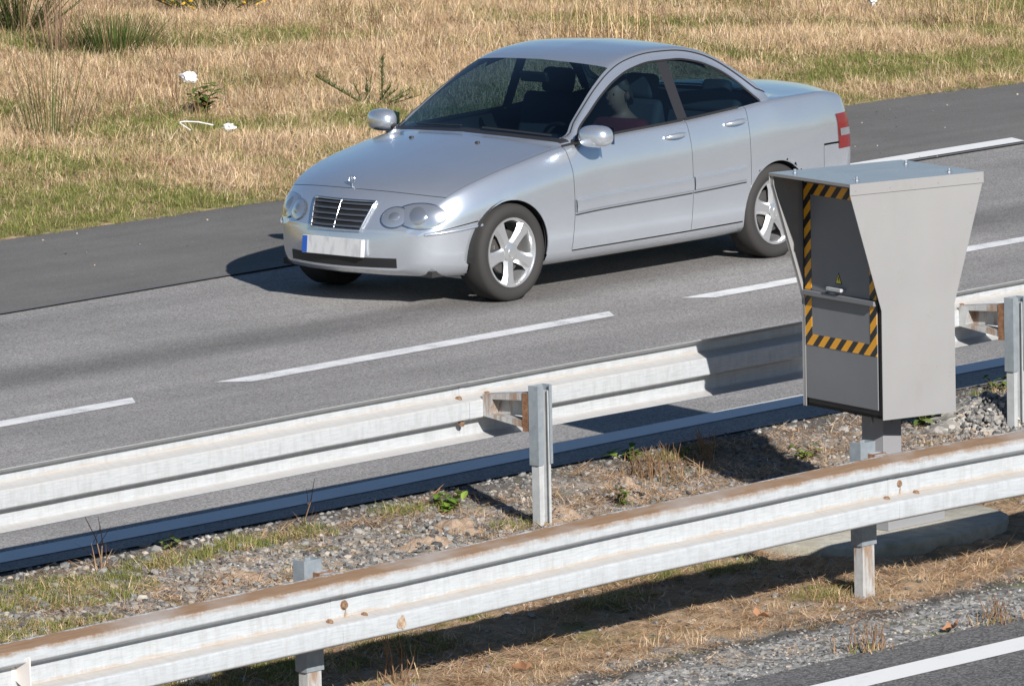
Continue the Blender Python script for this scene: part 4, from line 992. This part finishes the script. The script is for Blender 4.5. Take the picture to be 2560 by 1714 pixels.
# roadside grassland beyond the hard shoulder
items = []; STEP = .084
yv = 9.5
while yv < 29.0:
    xv = yv-12
    while xv < yv+11:
        x, y = xv+U(-.06, .06), yv+U(-.05, .05); xv += STEP if y < 24 else STEP*1.5
        lip = lip_y(x)-.03
        if y < lip: continue
        d = y-lip
        gq = fbm(x, y, .55, 4, 2.0); sh = fbm(x, y, .8, 3, 8.0)
        green = (1-sstep(0, 4.2, d))*.46 + .85*gq + .22*fbm(x, y, 1.9, 3, 21) + .06 + .06*max(0, x-13) - .02 - .03*max(0, y-15)
        if x > 13.7 and d < .9: green -= .55 if d > .10 else 0
        r_ = random.random()
        dry_h = .45+.55*sstep(.6, 3.4, d)+.25*sh-.02*max(0, x-14)
        if green > .42+.3*(r_-.5): ix = random.choice((7, 8, 9, 10)) ; sc = .55+.5*dry_h*random.random()+.1
        elif green > .12+.3*(r_-.5): ix = random.choice((10, 11, 12, 5)); sc = .6+.6*dry_h*random.random()
        else: ix = random.choice((0, 1, 2, 3)) if random.random() < dry_h else random.choice((4, 5, 6, 15)); sc = (.55+.55*random.random())*(.75+.35*dry_h)
        if d < .4 and x < 12 and random.random() < .3+.5*gq: ix = random.choice((7, 8, 9)); sc = U(.6, 1.1)
        if d > 3.0 and random.random() < .02*(1+1.4*max(0, fbm(x, y, .4, 2, 11))): ix = random.choice((13, 14)); sc = U(.7, 1.15)
        if d < .15: sc *= .7
        sc *= .86
        items.append((x, y, verge_z(x, y)-.005, U(-.4, .4), U(-.4, .4), U(0, 6.28), sc, ix))
    yv += STEP*.9
scatter('verge_grass', items, protos, BL)

# median: straw, small grass and stones
MG = [(-6.15, -.95, .55, .32), (-6.9, -1.6, .4, .3), (-5.15, -.75, .45, .14), (-4.45, -.72, .5, .12), (-3.3, -.65, .25, .1), (-3.23, -1.38, .15, .1), (-1.0, -.5, .3, .2), (2.0, -.4, .5, .2), (1.2, -.45, .3, .12)]
FG = [(-5.3, -2.76, .30, .16), (-5.91, -3.15, .3, .2), (-6.55, -3.1, .28, .25), (-3.85, -2.80, .30, .12), (-6.9, -2.9, .4, .25), (-3.24, -2.95, .35, .12), (-3.55, -3.8, .3, .12), (-4.5, -3.15, .3, .12), (-6.0, -2.4, .5, .2), (-7.3, -3.2, .5, .3)]
items = []; sit = []
protos2 = [o.copy() for o in protos]
def top_z(x, y):
    z = med_z(x, y)
    for mx, my, mr, mh in MOUNDS:
        q = math.hypot((x-mx)/1.25, y-my)/mr
        if q < 1: z += mh*(math.cos(q*math.pi)*.5+.5)
    return z
def in_spots(x, y, sp):
    return any(((x-a)/rx)**2+((y-b)/ry)**2 < .55+.6*random.random() for a, b, rx, ry in sp)
for _ in range(17000):
    x, y = U(-12, 7), U(-4.75, -.5)
    if abs(x+1.76) < .85 and abs(y+2.62) < .66: continue
    z = med_z(x, y); nn = fbm(x, y, 1.1, 4, 6)
    straw = (.62 if -4.35 < y < -2.0 else .30 if y > -2.0 else .04)+.5*nn
    if -2.0 < x < .2 and -1.4 < y < -.55: straw += .35
    if any((x-mx)**2+(y-my)**2 < (mr*.9)**2 for mx, my, mr, mh in [HEAP]): continue
    z = top_z(x, y)
    if random.random() < straw:
        ix = random.choice((15, 16, 17)) if random.random() < .96 else random.choice((4, 5, 6))
        items.append((x, y, z-.004, U(-.08, .08), U(-.08, .08), U(0, 6.28), U(.3, .75) if ix > 14 else U(.25, .5), ix))
for x0, y0, rx, ry in MG+FG:
    for _ in range(int(1500*rx*ry)):
        a, q = U(0, 6.28), math.sqrt(random.random()); x, y = x0+rx*q*math.cos(a), y0+ry*q*math.sin(a)
        if y > -.5: continue
        items.append((x, y, med_z(x, y)-.006, U(-.2, .2), U(-.2, .2), U(0, 6.28), U(.22, .62), random.choice((7, 8, 9, 7, 8, 9, 10, 15))))
for _ in range(1500):                                      # sparse green everywhere
    x, y = U(-12, 7), U(-4.2, -.55)
    if fbm(x, y, 1.4, 3, 15) > .12 and not (abs(x+1.76) < .85 and abs(y+2.62) < .66): items.append((x, y, med_z(x, y)-.006, U(-.2, .2), U(-.2, .2), U(0, 6.28), U(.15, .4), random.choice((7, 8, 9, 11))))
for _ in range(300):                                       # standing straw along the near gravel
    x = U(-8.5, 2); y = -4.02+.16*fbm(x, 1, 1.2, 3)+U(-.22, .16)
    items.append((x, y, med_z(x, y)-.006, U(-.2, .2), U(-.2, .2), U(0, 6.28), U(.2, .55), random.choice((0, 1, 4, 5, 15, 16, 17))))
scatter('median_grass', items, protos2, BL)
for _ in range(100000):
    x, y = U(-12, 7), U(-5.12, -.36)
    if abs(x+1.76) < .86 and abs(y+2.62) < .67: continue
    wob = .35*fbm(x, y, .9, 4, 6)
    d = 1.0 if y < -4.22+wob*.5 else .10 if y < -2.0+wob else 1.0 if y < -.95+wob*.4 else .7
    if random.random() > d: continue
    s_ = .005+.012*random.random()**2.2
    if y < -4.2: s_ *= .75
    elif x < -3.2 and y > -2.0: s_ *= 1.3
    if random.random() < .05: s_ *= 1.8
    sit.append((x, y, top_z(x, y)+s_*.1, U(-.6, .6), U(-.6, .6), U(0, 6.28), s_, random.randrange(5)))
for _ in range(1900):
    a, q = U(0, 6.28), math.sqrt(random.random()); x, y = HEAP[0]+HEAP[2]*1.1*q*math.cos(a), HEAP[1]+HEAP[2]*.9*q*math.sin(a)
    sit.append((x, y, med_base(y)+HEAP[3]*(math.cos(q*math.pi)*.5+.5)+.004, U(-1, 1), U(-1, 1), U(0, 6.28), U(.007, .021), random.randrange(5)))
for _ in range(500):
    x, y = U(-2, 24), U(7.1, 9.7)
    if random.random() < .25+.75*((y-7.1)/2.6)**2: sit.append((x, y, .012, U(-.6, .6), U(-.6, .6), U(0, 6.28), U(.004, .011), random.randrange(5)))
scatter('loose_stones', sit, stones, SM)

# single plants -----------------------------------------------------------
def plant(name, x, y, z, mb, label, cat, group=None, m=None):
    o = tint_build(mb, name, m); o.location = (x, y, z); return tag(o, label, cat, group)
def leaf(mb, base, d, ln, w, colr, curl=.25):
    d = Vector(d).normalized(); base = Vector(base); s_ = d.cross(Vector((0, 0, 1))); s_ = s_.normalized() if s_.length > .01 else Vector((1, 0, 0)); nrm = s_.cross(d)
    P_ = []
    for q, ww in ((0, .12), (.25, .75), (.55, 1.0), (.82, .6), (1, .05)):
        c = base+d*ln*q+nrm*(-curl*ln*q*q); P_ += [c-s_*w*ww*.5+nrm*w*.12*ww, c, c+s_*w*ww*.5+nrm*w*.12*ww]
    mb.add(P_, [(3*i+j, 3*i+j+1, 3*i+j+4, 3*i+j+3) for i in range(4) for j in range(2)]); mb.col += [colr]*len(P_)
def leafy(n_, h, spread, ln, w, pal, stems=5):
    mb = MB()
    for s_ in range(stems):
        a = U(0, 6.28); tip = Vector((math.cos(a)*spread*U(.3, 1), math.sin(a)*spread*U(.3, 1), h*U(.5, 1))); b0 = len(mb.v)
        mb.tube([(0, 0, 0), tip*.5+Vector((0, 0, .02)), tip], [.004, .003, .0015], 5); mb.col += [(.16, .14, .05)]*(len(mb.v)-b0)
        for k_ in range(n_):
            q = U(.15, 1); p = tip*q+Vector((0, 0, .02*q)); aa = U(0, 6.28); leaf(mb, p, (math.cos(aa), math.sin(aa), U(-.1, .8)), ln*U(.6, 1.2), w*U(.7, 1.2), jit(random.choice(pal), .25))
    return mb
BR = [(.14, .22, .035), (.10, .17, .03), (.18, .25, .05), (.08, .13, .03)]
SMALL = [(0.66, -0.98, .28, .26, .095, .075, 'leafy grey-green weed standing right beside the cabinet column', [(.15, .21, .07), (.11, .16, .05), (.19, .24, .09)], 9, 9),
         (-3.11, -0.75, .10, .17, .075, .04, 'green rosette weed on the gravel left of the middle guardrail post', BR, 7, 7),
         (-1.37, -0.50, .07, .15, .07, .035, 'small bright green weed right of the middle guardrail post at the asphalt edge', BR, 6, 6),
         (-0.58, -1.12, .07, .13, .06, .035, 'bright green weed in the sun left of the cabinet column', BR, 6, 6),
         (-2.40, -1.38, .12, .06, .05, .025, 'upright bright green sprig on the largest sandy mound', BR, 8, 3),
         (1.92, -0.52, .10, .10, .06, .03, 'small leafy weed at the foot of the cabinet panel, near the asphalt', BR, 6, 4),
         (2.35, -0.62, .22, .10, .06, .035, 'yellow-green leafy weed just left of the right-hand guardrail post', [(.20, .26, .04), (.15, .21, .04)], 9, 5),
         (-4.95, -0.52, .07, .08, .055, .032, 'pale green weed at the asphalt edge on the left', [(.17, .22, .08), (.13, .18, .06)], 5, 4)]
for x, y, h, sp, ln, w, lab, pal, n_, st_ in SMALL: plant('weed', x, y, med_z(x, y)-.01, leafy(n_, h, sp, ln, w, pal, st_), lab, 'weed', 'leafy weeds in the median')
# dry weeds with standing stalks
def dry_weed(n_, h, spread):
    mb = MB()
    for _ in range(n_):
        a = U(0, 6.28); ln = U(.2, 1.5); blade(mb, U(-1, 1)*spread*.6, U(-1, 1)*spread*.6, 0, h*U(.4, 1), .005, a, ln, U(-.1, .6), jit(random.choice([(.36, .24, .13), (.28, .18, .09), (.45, .32, .19), (.20, .12, .07)])), 4)
    for _ in range(n_//6):
        b0 = len(mb.v); x, y, a = U(-1, 1)*spread*.4, U(-1, 1)*spread*.4, U(0, 6.28); hh = h*U(.8, 1.5)
        tp = Vector((x+math.cos(a)*hh*.35, y+math.sin(a)*hh*.35, hh)); mb.tube([(x, y, 0), (x*.5+tp.x*.5+.02, y*.5+tp.y*.5, hh*.55), tp], [.004, .003, .0012], 5)
        m_ = (Vector((x, y, 0))+tp)*.5; mb.tube([m_, m_+Vector((U(-.06, .06), U(-.06, .06), .09))], [.0025, .001], 5); mb.col += [(.24, .15, .09)]*(len(mb.v)-b0)
    return mb
for x, y, n_, h, sp, lab in ((-1.55, -.92, 130, .13, .34, 'dry brown weed with upright stalks right of the largest sandy mound'), (-1.05, -.80, 60, .15, .2, 'small dry weed at the edge of the cabinet shadow'),
                             (-5.55, -.62, 12, .30, .12, 'thin dark bare twigs standing at the asphalt edge on the left'), (-4.0, -.58, 8, .22, .1, 'single thin dead stalk at the asphalt edge, left of the middle post')):
    plant('dry_weed', x, y, med_z(x, y)-.01, dry_weed(n_, h, sp), lab, 'dry weed', 'dry weeds in the median')
for x, y, lab in ((-4.72, -4.98, 'larger brown mossy tuft on the near gravel beside the asphalt'), (-3.75, -5.02, 'small dry brown tuft on the near gravel at the right-hand edge'), (-6.65, -3.72, 'dry upright stalks in the shade just right of the front rail post at bottom left')):
    mb = dry_weed(70 if y < -4.5 else 26, .10 if y < -4.5 else .24, .22 if y < -4.5 else .22)
    for _ in range(14): blade(mb, U(-.1, .1), U(-.08, .08), 0, U(.03, .07), .006, U(0, 6.28), U(.1, .9), .4, jit(random.choice(GREEN)), 3)
    plant('dry_tuft', x, y, med_z(x, y)-.008, mb, lab, 'dry tuft', 'dry tufts beside the near road')
# verge: rush tuft, broom, gorse, dock, dead stalks
def rush(n_, rad, h, fan, pal, w=.006):
    mb = MB()
    for _ in range(n_):
        a = U(0, 6.28); r_ = rad*math.sqrt(random.random()); blade(mb, r_*math.cos(a), r_*math.sin(a), 0, h*U(.45, 1), w*U(.7, 1.2), a, fan*r_/rad*U(.6, 1.3), U(0, .25), jit(random.choice(pal), .25), 3)
    return mb
def vz(x, y): return verge_z(x, y)
x, y = 12.3, 17.4; plant('rush_tuft', x, y, vz(x, y), rush(520, .34, .46, .75, DARKG+[(.09, .115, .03)]), 'dense dark green rush tuft in the upper left of the dry grass', 'rush tuft')
x, y = 7.54, 13.27; plant('broom_shrub', x, y, vz(x, y), rush(60, .24, .98, .45, [(.10, .13, .045), (.075, .10, .035), (.17, .15, .06)], .008), 'thin wispy green broom with upright stems at the far left of the verge', 'broom shrub')
x, y = 12.05, 17.8; plant('twig_bush', x, y, vz(x, y), rush(70, .30, .95, .5, [(.20, .13, .09), (.28, .19, .13), (.14, .09, .06)], .007), 'bare brown twiggy bush left of the dark rush tuft', 'twig bush')
def gorse(stems, h, rad, flowers=0):
    mb = MB(); FL = []
    for _ in range(stems):
        a = U(0, 6.28); r_ = rad*math.sqrt(random.random()); hh = h*U(.55, 1)*(1-.35*r_/rad); tip = Vector((r_*1.25*math.cos(a), r_*1.25*math.sin(a), hh)); base = Vector((r_*.3*math.cos(a), r_*.3*math.sin(a), 0)); b0 = len(mb.v)
        mb.tube([base, (base+tip)*.5, tip], [.006, .004, .002], 5); mb.col += [(.07, .075, .03)]*(len(mb.v)-b0)
        for k_ in range(46):
            q = U(.2, 1); p = base.lerp(tip, q); aa = U(0, 6.28)
            blade(mb, p.x, p.y, p.z, U(.03, .075), .006, aa, U(.3, 1.3), U(-.3, .3), jit(random.choice([(.07, .10, .032), (.09, .125, .04), (.13, .15, .05)]), .25), 1)
        if flowers and random.random() < .5:
            for k_ in range(flowers): FL.append(base.lerp(tip, U(.35, 1))+Vector((U(-.03, .03), U(-.03, .03), U(-.02, .03))))
    return mb, FL
YEL = mat('yellow_flower', (.72, .40, .015), .6)
def flowers(FL, parent):
    mb = MB()
    for p in FL:
        for k_ in range(3): 
            q = p+Vector((U(-.01, .01), U(-.01, .01), U(-.01, .01))); s_ = .013; a = U(0, 6.28); d = Vector((math.cos(a), math.sin(a), U(-.5, .5))).normalized(); e = d.orthogonal().normalized()
            mb.add([q-d*s_, q+e*s_*.7, q+d*s_, q-e*s_*.7], [(0, 1, 2, 3)])
    return mb.build('flower', YEL, parent)
x, y = 15.25, 19.15; mb, FL = gorse(60, .62, .65, 6); o = plant('gorse_bush', x, y, vz(x, y), mb, 'dark gorse bush with orange-yellow flowers at the top edge', 'gorse bush'); f_ = flowers(FL, o); f_['kind'] = 'stuff'
x, y = 13.0, 19.3; mb, FL = gorse(70, .95, .6, 0); plant('gorse_bush', x, y, vz(x, y), mb, 'dark green flowerless gorse bush in the top left corner', 'gorse bush')
x, y = 10.7, 12.9; mb, FL = gorse(9, .30, .38, 0)
for q, tip, b in ((1, Vector((.07, -.10, .40)), Vector((.05, -.10, 0))), (1, Vector((-.36, .22, .26)), Vector((-.02, .02, .02)))):
    b0 = len(mb.v); mb.tube([b, (b+tip)*.5, tip], [.008, .006, .003], 6); mb.col += [(.07, .075, .03)]*(len(mb.v)-b0)
    for k_ in range(150):
        p = b.lerp(tip, U(.1, 1)); blade(mb, p.x, p.y, p.z, U(.04, .075), .008, U(0, 6.28), U(.4, 1.3), U(-.3, .3), jit(random.choice([(.085, .115, .045), (.11, .14, .05)]), .25), 1)
plant('gorse_sprig', x, y, vz(x, y)+.02, mb, 'young gorse with one tall upright shoot in the grass left of the windscreen', 'gorse sprig')
x, y = 9.35, 13.4; plant('dock_plant', x, y, vz(x, y)+.02, leafy(7, .24, .16, .12, .05, [(.10, .155, .04), (.14, .19, .05), (.08, .12, .03), (.22, .11, .05)], 7), 'dark leafy dock plant below the crumpled plastic bag', 'dock plant')
for x, y, n_, h, lab in ((14.9, 14.2, 150, .75, 'big pale clump of dead stalks above the roof of the car'), (18.48, 12.95, 110, .55, 'brownish clump of dead stalks near the top right corner')):
    mb = MB()
    for _ in range(n_): blade(mb, U(-.4, .4), U(-.35, .35), 0, h*U(.4, 1), .007, U(0, 6.28), U(0, 1.2), U(-.2, .6), jit(random.choice([(.52, .38, .21), (.42, .29, .15), (.60, .46, .28), (.26, .17, .10)])), 3)
    plant('dead_stalk_clump', x, y, vz(x, y), mb, lab, 'dead stalks')

# ------------------------------------------------------------------ litter and dead leaves
PW = mat('white_plastic', (.78, .79, .82), .45); PP = mat('white_paper', (.80, .79, .77), .8)
def crumple(name, x, y, z, sx, sy, sz, m, label, cat, seed, group=None):
    bm = bmesh.new(); bmesh.ops.create_icosphere(bm, subdivisions=3, radius=1)
    for v in bm.verts:
        p = v.co.copy(); v.co = Vector((p.x*sx, p.y*sy, p.z*sz))*(1+.55*mnoise.noise(p*1.7+Vector((seed, 0, 0)))+.3*mnoise.noise(p*4+Vector((0, seed, 0))))
    me = bpy.data.meshes.new(name); bm.to_mesh(me); bm.free(); me.materials.append(m); o = bpy.data.objects.new(name, me); col.objects.link(o); o.location = (x, y, z+sz*.5); o.rotation_euler = (0, 0, seed)
    return tag(o, label, cat, group)
x, y = 10.7, 14.9; crumple('plastic_bag', x, y, vz(x, y)+.08, .075, .06, .045, PW, 'crumpled white plastic bag caught in the dry grass on the left', 'plastic bag', 1.3)
x, y = 8.4, 12.18; crumple('paper_scrap', x, y, vz(x, y)+.07, .045, .035, .028, PP, 'small white paper scrap in the grass below the dock plant', 'paper scrap', 2.2)
x, y = 18.6, 14.25; crumple('plastic_scrap', x, y, vz(x, y)+.12, .05, .04, .06, PW, 'small translucent plastic scrap near the top edge right of the car roof', 'plastic scrap', 4.1)
x, y = 8.22, 12.45; mb = MB(); z_ = vz(x, y)+.11
mb.tube([(x+.0, y-.04, z_-.06), (x-.03, y+.04, z_-.01), (x-.02, y+.06, z_), (x+.02, y+.05, z_+.003), (x+.10, y-.02, z_-.005), (x+.17, y-.11, z_-.03)], .005, 6); tag(mb.build('white_strap', PP, smooth=60), 'thin bent white strap lying in the grass left of the paper scrap', 'strap')
crumple('paper_wrapper', -7.27, -3.02, med_z(-7.27, -3.02)+.01, .10, .075, .085, PP, 'bright white crumpled wrapper under the near rail at bottom left', 'wrapper', 3.0)
crumple('paper_wrapper', -4.33, -2.62, med_z(-4.33, -2.62)+.005, .045, .03, .022, PP, 'torn white wrapper on the earth just below the middle of the near rail', 'wrapper', 5.0)
crumple('paper_wrapper', -4.47, -2.60, med_z(-4.47, -2.60)+.005, .03, .022, .012, PP, 'tiny flat white scrap beside the torn white wrapper', 'wrapper', 6.0)
crumple('plastic_chip', -4.405, -2.64, med_z(-4.405, -2.64)+.005, .012, .012, .025, mat('yellow_plastic', (.75, .55, .02), .4), 'tiny yellow plastic chip between two white scraps', 'plastic chip', 7.0)
LM = mat('dead_leaf', (.34, .17, .09), .8)
for i, (x, y, lab) in enumerate(((-4.31, -3.99, 'large curled reddish dead leaf at the gravel edge left of the right-hand front post'), (-6.12, -4.04, 'reddish dead leaf lying in the straw at the bottom, near the picture centre'), (-4.08, -5.02, 'orange dead leaf on the gravel close to the near white line'))):
    mb = MB(); vs = []; k2 = 14
    for k_ in range(k2): a = 2*math.pi*k_/k2; rr = .045*(1+.4*math.cos(5*a)); vs.append((rr*math.cos(a), rr*math.sin(a)*.8, .02+.25*abs(rr*math.sin(a))+.015*math.cos(3*a)))
    mb.add([(0, 0, .012)]+vs, [(0, 1+k_, 1+(k_+1) % k2) for k_ in range(k2)]); o = mb.build('dead_leaf', LM, smooth=60); o.location = (x, y, med_z(x, y)+.015); o.rotation_euler = (.3, .2, i*1.7); tag(o, lab, 'dead leaf', 'dead leaves in the median')
